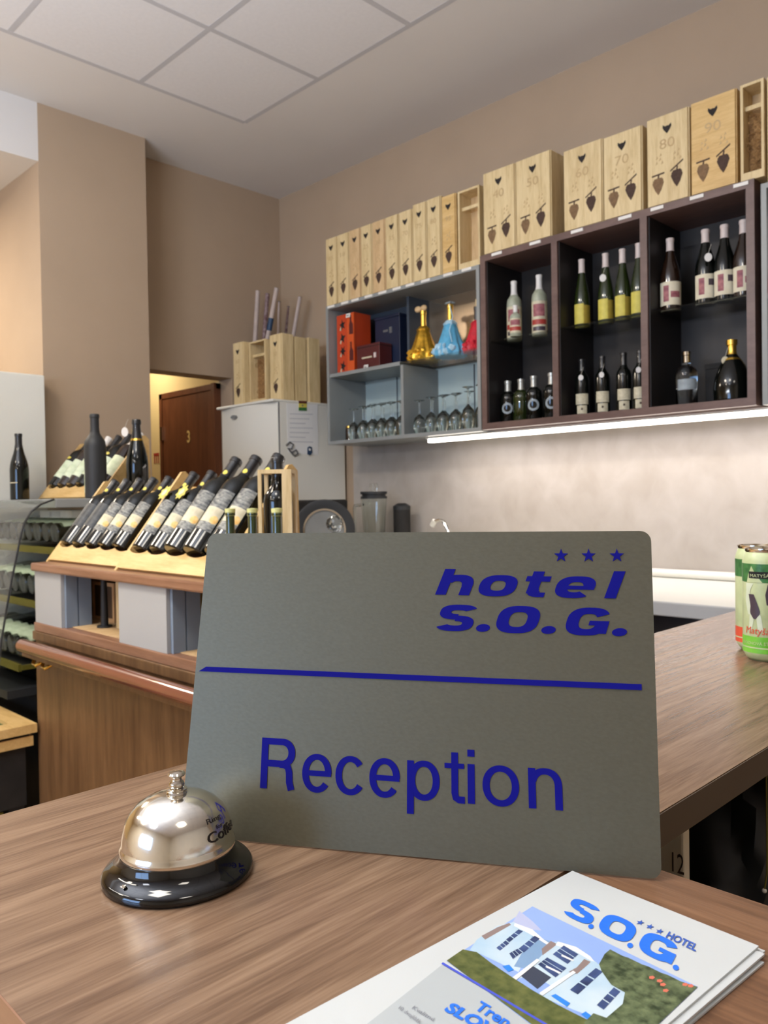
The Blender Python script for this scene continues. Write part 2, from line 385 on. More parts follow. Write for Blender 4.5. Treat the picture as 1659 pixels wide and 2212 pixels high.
# corridor behind the opening
struct('wall_corridor', box(-7.0, XL-.14, 2.77, 2.83, 0, 2.5), 'wallcor')
struct('ceiling_corridor', box(-7.0, XL-.14, 1.6, 2.83, 2.45, 2.5), 'wallcor')
struct('wall_corridor_end', box(-7.05, -7.0, 1.66, 2.83, 0, 2.5), 'wallcor')
d1 = bpy.data.objects.new('door_1', None); COL.objects.link(d1); d1['kind'] = 'structure'; d1.location = (0, 0, 0)
obj('door_frame', bx(bx(box(-4.865, -4.83, 2.735, 2.768, 0, 2.02), -4.215, -4.18, 2.72, 2.768, 0, 2.02), -4.865, -4.18, 2.735, 2.768, 1.985, 2.02), 'door', d1)
leaf = obj('door_leaf', box(-4.83, -4.235, 2.74, 2.765, 0.01, 1.985), 'door', d1)
obj('door_hinge', box(-4.845, -4.822, 2.727, 2.741, 1.71, 1.80), 'metal', d1)
tx = on_plane(407, 958, (0, 2.737, 0), (0, 1, 0)); 
text('3', lambda a, b: (tx.x-.017+.036*a, 2.7375, tx.z+.005+.078*b), 'goldp', leaf, bold=0.02, name='door_number', label='brass figure 3 on the door')
pn = thing('added_fill_bar', 'long white hanging bar added out of view to carry the ceiling fill light', 'lamp', (-1.7, -.6, 2.105))  # unseen body added around the two fill lights
obj('housing', box(-.8, .8, -.07, .07, -.02, .02, .004), 'white', pn)
for x in (-.6, .6): obj('suspension_wire', tube([(x, 0, .02), (x, 0, 1.09)], .002, 6), 'metal', pn)
# window behind the camera that gives the cool light
w1 = bpy.data.objects.new('window_1', None); COL.objects.link(w1); w1['kind'] = 'structure'
obj('window_frame', bx(bx(bx(bx(box(-1.85, -1.8, -2.995, -2.95, 1.15, 2.25), -.2, -.15, -2.995, -2.95, 1.15, 2.25), -1.85, -.15, -2.995, -2.95, 1.1, 1.15), -1.85, -.15, -2.995, -2.95, 2.25, 2.3), -1.02, -.98, -2.995, -2.95, 1.15, 2.25), 'white', w1)
obj('window_pane', box(-1.8, -.2, -2.99, -2.98, 1.15, 2.25), 'winglow', w1)
# backsplash board and white joint trim
struct('trim_1', box(-3.40, -.2, YB-.012, YB-.001, .97, 1.62), 'backsplash')
tb = tube([(-3.4, YB-.03, .978), (-.2, YB-.03, .978)], .018, 10)
struct('trim_2', tb, 'white', smooth=True)

# ------------------------------------------------------------------ kitchen worktop (below the wall shelves)
wk = thing('kitchen_worktop', 'long white worktop with a thick pale front edge below the wall shelves', 'worktop', (0, 0, 0))
obj('top', box(-3.40, -.2, 2.42, YB-.015, .945, .96, .003), 'whitem', wk)
obj('front_edge', box(-3.40, -.2, 2.405, 2.42, .915, .96, .004), 'panelw', wk)
obj('base_unit', box(-3.38, -.2, 2.50, YB-.02, 0, .944), 'inner', wk)

# ------------------------------------------------------------------ wall shelf units
Yf = 2.85
def wall_unit(name, label, x0, x1, z0, z1, m, th=.018, dividers=(), back=None, loc=(0,0,0)):
    t = thing(name, label, 'shelf unit', loc)
    obj('side_panel', box(x0, x0+th, Yf, YB-.016, z0, z1), m, t); obj('side_panel', box(x1-th, x1, Yf, YB-.016, z0, z1), m, t)
    obj('top_panel', box(x0+th, x1-th, Yf, YB-.016, z1-th, z1), m, t); obj('bottom_panel', box(x0+th, x1-th, Yf, YB-.016, z0, z0+th), m, t)
    for d in dividers: obj('divider', box(d-th/2, d+th/2, Yf, YB-.03, z0+th, z1-th), m, t)
    return t
ls = wall_unit('wall_shelf_unit', 'open blue-grey wall shelf unit holding upturned glasses and gift bottles', -3.285, -2.24, 1.595, 2.337, 'grey')
obj('divider', box(-2.745, -2.727, Yf+.01, YB-.03, 1.613, 1.955), 'grey', ls)
obj('middle_shelf', box(-3.267, -2.745, Yf+.005, YB-.03, 1.955, 1.973), 'grey', ls)
obj('glass_shelf', box(-2.745, -2.258, Yf+.005, YB-.03, 1.962, 1.970), 'pane', ls, label='clear glass shelf')
obj('divider', box(-2.80, -2.785, Yf+.12, YB-.03, 1.973, 2.319), 'greyd', ls)
obj('back_panel', box(-3.267, -2.258, YB-.03, YB-.017, 1.613, 1.965), 'teal', ls)
obj('back_panel', box(-3.267, -2.80, YB-.03, YB-.017, 1.975, 2.319), 'greyd', ls, label='dark blue back panel')
obj('mirror_panel', box(-2.785, -2.258, YB-.028, YB-.017, 1.975, 2.319), 'mirror', ls, label='tan mirror-like back')
for x in (-3.02, -2.49): obj('panel_seam', box(x-.003, x+.003, YB-.033, YB-.030, 1.613, 1.955), 'greyd', ls)
dc = wall_unit('wall_display_cabinet', 'plum-brown wall cabinet with three dark bays of bottles', -2.235, -1.052, 1.600, 2.372, 'purple', .028, dividers=(-1.85, -1.457))
obj('back_panel', box(-2.207, -1.08, YB-.03, YB-.017, 1.628, 2.344), 'inner', dc)
for a, b in ((-2.206, -1.865), (-1.835, -1.472), (-1.442, -1.081)):
    obj('inner_lining', bx(box(a, a+.004, Yf+.012, YB-.031, 1.629, 2.343), b-.004, b, Yf+.012, YB-.031, 1.629, 2.343), 'inner', dc)
    obj('glass_shelf', box(a+.004, b-.004, Yf+.03, YB-.032, 1.988, 1.995), 'pane', dc, label='glass shelf')
ru = wall_unit('wall_shelf_unit', 'grey shelf unit cut off by the right edge beside the plum cabinet', -1.03, -.35, 1.598, 2.345, 'grey')
obj('middle_shelf', box(-1.012, -.368, Yf+.005, YB-.03, 1.955, 1.973), 'grey', ru)
obj('back_panel', box(-1.012, -.368, YB-.03, YB-.017, 1.616, 2.327), 'teal', ru)
# LED strip under the units
ld = thing('led_strip', 'glowing white light strip under the wall shelves', 'light strip', (0, 0, 0))
obj('profile', box(-2.62, -.36, 2.90, 2.93, 1.586, 1.594), 'white', ld)
obj('diffuser', box(-2.61, -.37, 2.902, 2.928, 1.568, 1.586, .003), 'led', ld)
area('led_light', (-1.5, 2.91, 1.562), 2.2, 8, (1, 0.9, 0.87), sy=.04)
# price tags on the shelf edges
def tagstrip(parent, x, z, wd=.055):
    o = obj('price_tag', box(-wd/2, wd/2, -.003, 0, -.006, .006), 'tag', parent, (x, Yf-.0005, z))
tags = [-3.24, -3.13, -3.05, -2.95, -2.85, -2.75, -2.66, -2.56, -2.42, -2.31]
for x in tags: tagstrip(ls, x, 2.330)
for x in (-2.14, -1.94, -1.74, -1.53): tagstrip(dc, x, 2.362)
for x in (-1.40, -1.25, -1.095): tagstrip(dc, x, 2.362, .05)

# ------------------------------------------------------------------ wooden wine boxes
def heart_poly(s):
    return [(0, -.5*s), (.32*s, -.12*s), (.5*s, .2*s), (.46*s, .5*s), (.2*s, .3*s), (0, .34*s), (-.2*s, .3*s), (-.46*s, .5*s), (-.5*s, .2*s), (-.32*s, -.12*s)]
def cluster(parent, cx, cz, s, y, tilt):
    """burnt-in grape cluster: stem and berries, printed on the front"""
    bm = bmesh.new()
    prism([(-.42*s, .62*s-.1*s*tilt*2), (.42*s, .62*s+.1*s*tilt*3), (.42*s, .72*s+.1*s*tilt*3), (-.42*s, .72*s-.1*s*tilt*2)], (cx, y, cz), (1, 0, 0), (0, 0, 1), (0, -.0012, 0), bm)
    prism([(-.05*s, .42*s), (.05*s, .42*s), (.09*s, .68*s), (0, .68*s)], (cx, y, cz), (1, 0, 0), (0, 0, 1), (0, -.001, 0), bm)
    obj('grape_stem', bm, 'burn', parent)
    bm = bmesh.new()
    prism([(0, -.62*s), (.22*s, -.3*s), (.36*s, .08*s), (.32*s, .36*s), (.1*s, .46*s), (-.14*s, .46*s), (-.34*s, .34*s), (-.36*s, .05*s), (-.2*s, -.32*s)], (cx, y, cz), (1, 0, 0), (0, 0, 1), (0, -.0008, 0), bm)
    for r_, n_ in ((.36, 3), (.14, 4), (-.08, 3), (-.28, 2), (-.46, 1)):
        for k in range(n_):
            x_ = (k-(n_-1)/2)*.2; q = [(x_*s+.085*s*math.cos(a*PI/3), r_*s-.0*s+.1*s*math.sin(a*PI/3)) for a in range(6)]
            prism(q, (cx, y-.0008, cz), (1, 0, 0), (0, 0, 1), (0, -.0010, 0), bm)
    obj('grape_cluster', bm, 'burn' if tilt > .7 else 'burn2', parent)
def wine_box(x0, x1, y0, y1, z0, z1, label, group, num=None, clusters=(.5,), front='closed', m='pale', cat='wooden box', name='wine_box', wool=False):
    t = thing(name, label, cat, (0, 0, 0), group=group)
    g = .004
    if front == 'closed':
        obj('body', box(x0, x1, y0+.007, y1, z0, z1, .0015), m, t)
        lid = obj('sliding_lid', box(x0+g, x1-g, y0, y0+.007, z0+g, z1-.002, .001), m, t)
        wd = x1-x0; s = .034
        obj('heart_emblem', prism(heart_poly(s if wd > .12 else .03), ((x0+x1)/2, y0, z1-.055), (1, 0, 0), (0, 0, 1), (0, -.0012, 0)), 'heart', lid)
        for i, c in enumerate(clusters):
            cluster(lid, x0+wd*c, z0+.075+(0.012 if i else 0), .058 if wd > .12 else .05, y0, 1.0 if (i or len(clusters) == 1) else 0.1)
        if num:
            big = wd > .12; hh = .036 if big else .022; ww = hh*1.6
            text(num, lambda a, b: ((x0+x1)/2-ww/2+ww*a, y0-.0012, z1-(.125 if big else .12)+hh*b), 'faint', lid, name='number_print')
            for k in range(2 if big else 1):
                xx = x0+wd*((.3, .72)[k] if big else .5)
                q = bmesh.new()
                for r in range(5):
                    a = r*1.3; prism([(-.003, -.006), (.006, -.002), (.002, .007)], (xx+.012*math.cos(a), y0, z0+.155+.01*math.sin(a*1.7)+.006*r), (1, 0, 0), (0, 0, 1), (0, -.0008, 0), q)
                obj('vine_print', q, 'faint', lid)
    else:
        bm = bmesh.new(); th = .009
        bx(bm, x0, x0+th, y0, y1, z0, z1); bx(bm, x1-th, x1, y0, y1, z0, z1); bx(bm, x0+th, x1-th, y0, y1, z0, z0+th*3); bx(bm, x0+th, x1-th, y0, y1, z1-th, z1)
        obj('frame', bm, m, t); obj('back_board', box(x0+th, x1-th, y1-.008, y1, z0+th*3, z1-th), 'pale2', t)
        obj('neck_rest', box(x0+th, x1-th, y0+.02, y0+.03, z1-.085, z1-.07), m, t)
        if wool:
            q = bmesh.new()
            for k in range(60):
                p = Vector((random.uniform(x0+.02, x1-.02), random.uniform(y0+.02, y0+.05), random.uniform(z0+.035, z1-.09))); pts = []
                for s_ in range(4):
                    pts.append(tuple(p)); p = p+Vector((random.uniform(-.012, .012), random.uniform(-.004, .004), random.uniform(-.012, .012)))
                    p.x = min(max(p.x, x0+.012), x1-.012)
                tube(pts, .0012, 4, q)
            bx(q, x0+.01, x1-.01, y0+.05, y1-.012, z0+.03, z1-.09)
            obj('wood_wool', q, 'woodwool', t)
    return t
xs = [-3.288, -3.193, -3.100, -3.012, -2.928, -2.834, -2.740, -2.648, -2.556, -2.464, -2.374]
nums = ['85', '18', '20', '25', '30', '35', '70', '75', '80', '95']
ords = ['first', 'second', 'third', 'fourth', 'fifth', 'sixth', 'seventh', 'eighth', 'ninth', 'tenth']
for i in range(10):
    extra = {0: ', numbered 85', 9: ', yellower'}.get(i, '')
    wine_box(xs[i]+.002, xs[i+1]-.004, Yf+.006, Yf+.10, 2.337, 2.697+(.012 if i in (7, 8) else 0), f'slim pine wine box, {ords[i]} from the left on the grey shelf{extra}', 'slim wine boxes on the grey shelf', nums[i], m=('pale2' if i in (2, 4) else 'rack' if i == 9 else 'pale'))
wine_box(-2.362, -2.238, Yf+.006, Yf+.10, 2.337, 2.692, 'empty open pine wine box standing between slim and wide boxes', None, front='open')
dbl = [(-2.218, -2.046, 2.731, '40', 'pale'), (-2.042, -1.866, 2.731, '50', 'pale'), (-1.806, -1.630, 2.70, '60', 'pale'), (-1.626, -1.463, 2.695, '70', 'pale'), (-1.444, -1.281, 2.70, '80', 'pale'), (-1.275, -1.112, 2.703, '90', 'rack')]
wl = ['wide pine wine box numbered 40, first of the wide boxes from left', 'wide pine wine box numbered 50, second of the wide boxes', 'wide pine wine box numbered 60, just right of the gap between wide boxes', 'wide pine wine box, fourth of the wide boxes, above the middle bay', 'wide pine wine box numbered 80, above the right bay of the plum cabinet', 'wide yellower pine wine box numbered 90, rightmost of the wide boxes']
for (a, b, zt, nn, mm), l_ in zip(dbl, wl):
    wine_box(a, b, Yf+.006, Yf+.11, 2.372, zt, l_, 'wide wine boxes on the plum cabinet', nn, clusters=(.28, .72), m=mm)
wine_box(-1.098, -1.02, Yf+.006, Yf+.10, 2.372, 2.702, 'open pine wine box filled with wood wool at the cabinet end', None, front='open', wool=True)
wine_box(-1.012, -.85, Yf+.006, Yf+.10, 2.345, 2.70, 'pine box sliver at the right edge on the grey unit', None, '95', clusters=(.28, .72))

# ------------------------------------------------------------------ bottles
PROF = {
 'bordeaux': [(0, 0), (.034, 0), (.0375, .004), (.0375, .185), (.0345, .203), (.026, .216), (.018, .228), (.0148, .243), (.0145, .284), (.0162, .285), (.0162, .295), (.0148, .298), (0, .298)],
 'burgundy': [(0, 0), (.037, 0), (.0405, .004), (.0405, .135), (.038, .158), (.032, .182), (.024, .207), (.018, .232), (.0148, .252), (.0145, .284), (.016, .285), (.016, .295), (.0148, .298), (0, .298)],
 'flute': [(0, 0), (.034, 0), (.037, .004), (.037, .125), (.0345, .155), (.0285, .19), (.021, .225), (.0165, .252), (.0145, .28), (.0143, .318), (.0155, .319), (.0155, .328), (0, .33)],
 'champagne': [(0, 0), (.040, 0), (.044, .005), (.044, .135), (.041, .165), (.033, .2), (.024, .232), (.018, .262), (.0155, .285), (.0155, .297), (.018, .299), (.018, .309), (.016, .318), (0, .32)],
 'oil': [(0, 0), (.028, 0), (.031, .004), (.031, .085), (.027, .10), (.018, .112), (.0135, .122), (.0125, .15), (.0125, .185), (.0145, .187), (.0145, .206), (0, .207)],
 'squat': [(0, 0), (.036, 0), (.039, .004), (.039, .12), (.036, .137), (.026, .148), (.0155, .155), (.0145, .165), (.0145, .19), (.0165, .192), (.0165, .205), (0, .206)],
 'broad': [(0, 0), (.055, 0), (.064, .006), (.066, .05), (.06, .09), (.045, .13), (.028, .158), (.018, .172), (.015, .182), (.015, .205), (.019, .207), (.019, .225), (0, .227)],
}
def rad(prof, z):
    pts = prof[1:-1]
    for (r0, z0), (r1, z1) in zip(pts, pts[1:]):
        if z0 <= z <= z1 and z1 > z0: return r0+(r1-r0)*(z-z0)/(z1-z0)
    return pts[-1][0]
def band(prof, z0, z1, off, hw=PI, ca=-PI/2, sub=4, seg=None):
    zs = sorted({z0, z1} | {z for r, z in prof if z0 < z < z1} | {z0+(z1-z0)*k/sub for k in range(sub)})
    pr_ = [(rad(prof, z)+off, z) for z in zs]
    if hw >= PI: return lathe(pr_, seg or 16)
    return lathe(pr_, seg or 12, a0=ca-hw, a1=ca+hw)
def blob(prof, z, ca, rz_, off, n=12, ww=None, ring=0):
    """round or oval sticker wrapped on the bottle"""
    bm = bmesh.new(); R = rad(prof, z); ww = ww or rz_
    def P_(a, f):
        zz = z+rz_*f*math.sin(a); r = rad(prof, zz)+off; th = ca+ww*f*math.cos(a)/R
        return (r*math.cos(th), r*math.sin(th), zz)
    o = [bm.verts.new(P_(2*PI*k/n, 1)) for k in range(n)]; i = [bm.verts.new(P_(2*PI*k/n, ring or .5)) for k in range(n)]
    for k in range(n): bm.faces.new((o[k], o[(k+1) % n], i[(k+1) % n], i[k]))
    if not ring: bm.faces.new(i)
    return bm
PROTO = {}
def bottle(key, prof, gm, cap, capz, labels, stickers=()):
    """build a bottle prototype once; labels: (z0,z1,halfwidth,centre angle,material,offset)"""
    p = PROF[prof]
    t = thing('wine_bottle', 'x', 'bottle')
    obj('glass_body', lathe(p, 24), gm, t, smooth=True)
    top = p[-1][1]
    cp = [(rad(p, capz)+.0006, capz)]+[(r+.0006, z) for r, z in p[1:-1] if z > capz+.001]+[(0, top+.0006)]
    obj('capsule', lathe(cp, 20), cap, t, smooth=True)
    for z0, z1, hw, ca, mm, off in labels: obj('label_print', band(p, z0, z1, off, hw, ca), mm, t, smooth=True)
    for z, ca, rz_, ww, mm, off, ring in stickers: obj('sticker', blob(p, z, ca, rz_, off, 14, ww, ring), mm, t, smooth=True)
    PROTO[key] = [t, False]; return t
def put(key, loc, label, group=None, rz=0, tilt=None, scale=1.0):
    t, used = PROTO[key]
    o = t if not used else copy_tree(t)
    PROTO[key][1] = True
    o['label'] = label
    if group: o['group'] = group
    elif 'group' in o: del o['group']
    o.location = loc; o.scale = (scale,)*3
    if tilt is not None:   # lay back toward +Y about X, label side up
        o.rotation_euler = (-(PI/2-tilt), 0, rz)
    else: o.rotation_euler = (0, 0, rz)
    return o
F = -PI/2-.35      # face the viewer (towards -Y, slightly -X is hidden; viewer stands at +X)
F = -PI/2+.5
bottle('spritz', 'squat', 'frost', 'capw', .16, [(.02, .115, 1.9, F, 'lcream', .0005), (.035, .06, 1.2, F, 'lred', .0008), (.07, .105, .9, F, 'lpink', .0008)])
bottle('pale_b', 'bordeaux', 'frost', 'capw', .225, [(.01, .165, 1.7, F, 'lcream', .0005), (.05, .075, 1.1, F, 'lred', .0009), (.09, .15, .8, F, 'lpink', .0009), (.02, .04, .9, F, 'canink', .0009)])
bottle('riesling', 'flute', 'bottleg', 'capp', .262, [(.015, .11, .75, F-.5, 'lyel', .0005), (.015, .103, .75, F+.95, 'lyel2', .0005)])
bottle('ringed', 'squat', 'bottle', 'caps', .155, [], [(.07, F, .027, .027, 'lgrey', .0008, .62)])
bottle('olive', 'squat', 'bottleg', 'caps', .155, [], [])
bottle('tokaj', 'bordeaux', 'bottle', 'capb', .235, [(.06, .115, .95, F, 'lcream', .0006), (.012, .055, .7, F, 'lcream', .0006)], [(.036, F, .006, .005, 'burn', .001, 0)])
bottle('art', 'burgundy', 'bottlec', 'capp', .245, [(.02, .115, 1.35, F, 'lart', .0005), (.035, .10, .28, F-.5, 'lpink', .0008), (.05, .075, .5, F+.45, 'lpink', .0008)])
bottle('artd', 'burgundy', 'bottle', 'capp', .245, [(.02, .115, 1.35, F, 'lart', .0005), (.035, .10, .28, F-.5, 'lpink', .0008), (.07, .095, .3, F+.45, 'canink', .0008)])
bottle('sparkling', 'champagne', 'bottle', 'capb', .235, [(.232, .24, PI, 0, 'goldm', .0012)])
bottle('goldneck', 'broad', 'bottle', 'goldm', .172, [(.15, .158, 1.0, F, 'goldm', .001)])
bottle('clearcap', 'squat', 'clear', 'metal', .165, [(.06, .1, 1.0, F, 'lgrey', .0006)])
bottle('black_b', 'burgundy', 'bottle', 'capb', .235, [], [])
obj('print_line', band(PROF['burgundy'], .075, .079, .0005, .5, F), 'lcream', PROTO['black_b'][0])
bottle('matt', 'bordeaux', 'blackm', 'blackm', .235, [(.02, .13, .55, F-1.0, 'lgrn', .0006)])
bottle('city', 'bordeaux', 'bottle', 'capb', .235, [(.075, .118, .62, -PI/2+.5, 'lcream', .0006), (.118, .170, .62, -PI/2+.5, 'lcity', .0006), (.052, .075, .62, -PI/2+.5, 'lcity', .0006)], [(.085, -PI/2+.85, .011, .010, 'lorg', .0010, 0), (.245, -PI/2+.5, .007, .006, 'yellow', .0012, 0)])
bottle('plainrack', 'bordeaux', 'bottle', 'capb', .235, [(.07, .17, .75, -PI/2+.55, 'lcity2', .0004)], [(.245, -PI/2+.5, .007, .006, 'yellow', .0012, 0)])
bottle('whitelab', 'bordeaux', 'bottle', 'capb', .225, [(.045, .145, 1.1, -PI/2+.45, 'lgrn', .0006), (.06, .08, .3, -PI/2-.5, 'dgreen', .0009)], [(.16, -PI/2, .008, .02, 'lyel', .0009, 0)])
bottle('whitecap', 'bordeaux', 'bottlec', 'capw', .215, [(.045, .145, 1.1, -PI/2+.45, 'lgrn', .0006), (.06, .08, .3, -PI/2-.5, 'dgreen', .0009)])
bottle('casebottle', 'bordeaux', 'bottle', 'capb', .235, [(.03, .13, 1.0, -PI/2, 'lgrn', .0006)])
# upper row in the plum cabinet
ZS = 1.9955; YB1 = 2.955
put('pale_b', (-2.128, YB1, ZS), 'tall pale patterned bottle at left on the upper shelf of the left dark bay', scale=.88)
put('spritz', (-2.075, YB1-.065, ZS), 'short pale bottle with a pink base between the two tall patterned bottles', scale=.66)
put('pale_b', (-1.995, YB1, ZS), 'tall pale patterned bottle at right on the upper shelf of the left dark bay', scale=.88)
put('pale_b', (-1.905, YB1+.06, ZS), 'tall patterned bottle half hidden behind the divider in the left dark bay', scale=.85)
for x, s, l_ in ((-1.785, .86, 'white-capped wine bottle with a yellow label, first from left in the middle dark bay'), (-1.675, .86, 'white-capped wine bottle with yellow label and round neck tag in the middle bay'), (-1.60, .86, 'white-capped yellow-label bottle, third from left in the middle dark bay'), (-1.53, .88, 'white-capped yellow-label bottle nearest the right divider of the middle bay')):
    put('riesling', (x, YB1+(0 if x < -1.62 else -.0), ZS), l_, 'yellow-label bottles in the middle bay', scale=s)
for x, k, l_ in ((-1.402, 'art', 'brown wine bottle with large art label, standing alone at left of the right bay'), (-1.266, 'artd', 'dark wine bottle with a round neck tag in the right dark bay'), (-1.196, 'artd', 'dark wine bottle with art label, third from left in the right bay'), (-1.128, 'art', 'brown wine bottle with art label against the right side of the right bay')):
    put(k, (x, YB1, ZS), l_, 'art-label bottles in the right bay', scale=.93)
# lower row
ZB = 1.6285
put('ringed', (-2.168, YB1, ZB), 'squat dark bottle with a grey ring, leftmost on the bottom of the left bay', 'squat bottles in the left bay', scale=.93)
put('olive', (-2.097, YB1, ZB), 'olive green squat bottle second from left on the bottom of the left bay', scale=.93)
put('ringed', (-2.022, YB1-.01, ZB), 'squat dark bottle with a grey ring, third from left at the bay bottom', 'squat bottles in the left bay', scale=.95)
put('ringed', (-1.938, YB1, ZB), 'squat dark bottle with a grey ring beside the first divider', 'squat bottles in the left bay', scale=.97)
for x, l_ in ((-1.79, 'slim black bottle with two cream labels, leftmost at the bottom of the middle bay'), (-1.695, 'slim black bottle with two cream labels, second at the bottom of the middle bay'), (-1.60, 'slim black bottle with two cream labels, third at the bottom of the middle bay'), (-1.53, 'slim black bottle with two cream labels against the second divider')):
    put('tokaj', (x, YB1, ZB), l_, 'cream-label bottles in the middle bay', scale=.80)
put('clearcap', (-1.342, YB1, ZB), 'small clear decanter bottle with silver cap at the bottom of the right bay', scale=1.0)
hc = thing('gift_box', 'low dark box behind the clear bottle in the right bay', 'gift box')
obj('body', box(-1.30, -1.22, 3.02, 3.09, ZB, ZB+.14, .002), 'vblack', hc); obj('lid', box(-1.302, -1.218, 3.018, 3.092, ZB+.14, ZB+.16, .002), 'vblack', hc)
put('goldneck', (-1.165, YB1-.02, ZB), 'broad black bottle with gold neck at the bottom right of the right bay', scale=.98)
put('goldneck', (-1.128, YB1+.115, ZB), 'second gold-necked bottle half hidden behind the broad black one', scale=.93)

# neck tags hanging on some bottles
def neck_tag(x, y, z, label, m='capw', r=.013):
    t = thing('neck_tag', label, 'tag', (x, y, z))
    bm = prism([(r*math.cos(k*PI/7), r*1.2*math.sin(k*PI/7)) for k in range(14)], (0, 0, 0), (.88, .47, 0), (0, 0, 1), (.0006, -.001, 0))
    obj('disc', bm, m, t); obj('cord', tube([(0, 0, r), (.004, .006, r+.02), (.006, .012, r+.035)], .0006, 5), 'tagcord', t)
neck_tag(-1.674, 2.930, 2.175, 'pale round tag on the neck of a yellow-label bottle')
neck_tag(-1.235, 2.905, 2.155, 'white oval tag hanging on a dark bottle in the right bay')
for x in (-1.785, -1.69, -1.53): neck_tag(x+.012, 2.918, 1.785, {-1.785: 'cream tag on the leftmost slim black bottle', -1.69: 'cream tag on the second slim black bottle', -1.53: 'cream tag on the slim black bottle by the second divider'}[x], r=.010)
neck_tag(-1.178, 2.905, 1.775, 'cream tag on the broad gold-necked bottle', 'lcream', .012)

# ------------------------------------------------------------------ content of the grey shelf unit
g1 = thing('gift_box', 'tall orange-red gift box with dark ornaments at the left of the grey shelf', 'gift box')
zt = 1.9735
obj('body', box(-3.255, -3.115, 2.90, 3.02, zt, zt+.315, .002), 'orange', g1)
obj('side_flap', box(-3.165, -3.113, 2.893, 2.90, zt+.004, zt+.31), 'orange2', g1)
for k, z in enumerate((.04, .12, .19, .26)):
    bm = bmesh.new(); n = (5, 6, 4, 5)[k]
    q = [((.030 if i % 2 == 0 else .013)*math.cos(i*PI/n+k), (.030 if i % 2 == 0 else .013)*math.sin(i*PI/n+k)) for i in range(2*n)]
    prism(q, (-3.208, 2.90, zt+z), (.8, 0, 0), (0, 0, 1), (0, -.0015, 0), bm); obj('ornament', bm, 'vblack', g1)
    obj('ornament_accent', prism([(-.02, -.028), (-.012, -.03), (-.008, -.012), (-.014, -.01)], (-3.208, 2.8995, zt+z), (1, 0, 0), (0, 0, 1), (0, -.002, 0)), 'lcream', g1)
for z in (.06, .2): obj('bottle_silhouette', prism([(0, 0), (.03, 0), (.03, .05), (.018, .07), (.018, .1), (.006, .1), (.006, .07), (0, .05)], (-3.148, 2.893, zt+z), (1, 0, 0), (0, 0, 1), (0, -.001, 0)), 'maroon', g1)
g2 = thing('gift_box', 'dark blue gift box standing behind the maroon box', 'gift box')
obj('body', box(-3.06, -2.88, 3.0, 3.10, zt, zt+.27, .002), 'nblue', g2)
obj('lid', box(-3.062, -2.878, 2.996, 3.102, zt+.27, zt+.285, .002), 'nblue', g2)
obj('faint_print', bx(box(-3.0, -2.965, 2.9985, 2.9995, zt+.20, zt+.212), -2.955, -2.935, 2.9985, 2.9995, zt+.19, zt+.222), 'tick', g2)
g3 = thing('gift_box', 'small maroon gift box lying in front of the dark blue box', 'gift box')
obj('body', box(-3.10, -2.93, 2.90, 2.99, zt, zt+.13, .002), 'maroon', g3)
obj('lid_line', box(-3.101, -2.929, 2.899, 2.991, zt+.115, zt+.118), 'vblack', g3)
obj('name_strip', box(-3.06, -2.985, 2.8985, 2.90, zt+.058, zt+.066), 'lcream', g3); obj('emblem', box(-2.972, -2.955, 2.8985, 2.90, zt+.055, zt+.08), 'capp', g3)
for x, z, l_ in ((-3.15, zt+.30, 'white price card at the top of the orange-red gift box'), (-3.02, zt+.0115, 'white price card in front of the maroon gift box')):
    p_ = thing('price_card', l_, 'price card', (x, 2.888, z)); obj('card', prism([(-.016, -.011), (.016, -.011), (.016, .011), (-.016, .011)], (0, 0, 0), (1, 0, 0), (0, .15, 1), (0, .001, 0)), 'tag', p_)
    obj('print', box(-.008, .008, -.0035, -.0028, -.003, .001), 'tick', p_)
def dressed(name, label, x, y, z, body, ruff, neck, s=1.0, h=.0):
    t = thing(name, label, 'dressed bottle', (x, y, z)); t.scale = (s,)*3
    obj('skirt', lathe([(0, 0), (.075, 0), (.082, .02), (.074, .045), (.060, .07), (.046, .115), (.030, .165), (.018, .175), (0, .175)], 48, mod=lambda a, zz: 1+.08*math.sin(11*a)*(1 if zz < .08 else .2)), body, t, smooth=True)
    bm = bmesh.new()
    for k in range(26):
        a = random.uniform(0, 2*PI); zz = random.uniform(.01, .05); r = .078-.4*max(0, zz-.03)
        c = Vector((r*math.cos(a), r*math.sin(a), zz)); q = []
        m_ = Matrix.Translation(c) @ Matrix.Rotation(random.uniform(0, 6), 4, 'X') @ Matrix.Rotation(a, 4, 'Z')
        bmesh.ops.create_icosphere(bm, subdivisions=1, radius=random.uniform(.015, .024), matrix=m_ @ Matrix.Diagonal((1, .5, .8, 1)))
    obj('ruffles', bm, ruff, t, kind='stuff')
    obj('neck', lathe([(.0155, .17), (.0145, .24), (.0165, .242), (.0165, .262), (0, .264)], 16), neck, t, smooth=True)
    obj('collar', lathe([(.03, .155), (.034, .165), (.02, .182), (.016, .18)], 20, mod=lambda a, zz: 1+.1*math.sin(7*a)), ruff, t, smooth=True)
    return t
db = dressed('dressed_bottle', 'bottle dressed in a ruffled gold skirt with a bow on the grey shelf', -2.665, 2.945, 1.9705, 'gold', 'gold', 'goldm', .95)
bw = bmesh.new()
for s_ in (-1, 1): bmesh.ops.create_icosphere(bw, subdivisions=2, radius=.022, matrix=Matrix.Translation((s_*.02-.012, -.005, .275)) @ Matrix.Diagonal((1, .5, .75, 1)))
obj('bow', bw, 'pale2', db)
db2 = dressed('dressed_bottle', 'bottle dressed in a sky-blue ruffled skirt with gold neck', -2.492, 2.945, 1.9705, 'blue', 'bluew', 'goldm', .95)
obj('cap_bow', lathe([(.0, .262), (.026, .264), (.02, .272), (0, .28)], 16, mod=lambda a, zz: 1+.15*math.sin(5*a)), 'lgrey', db2)
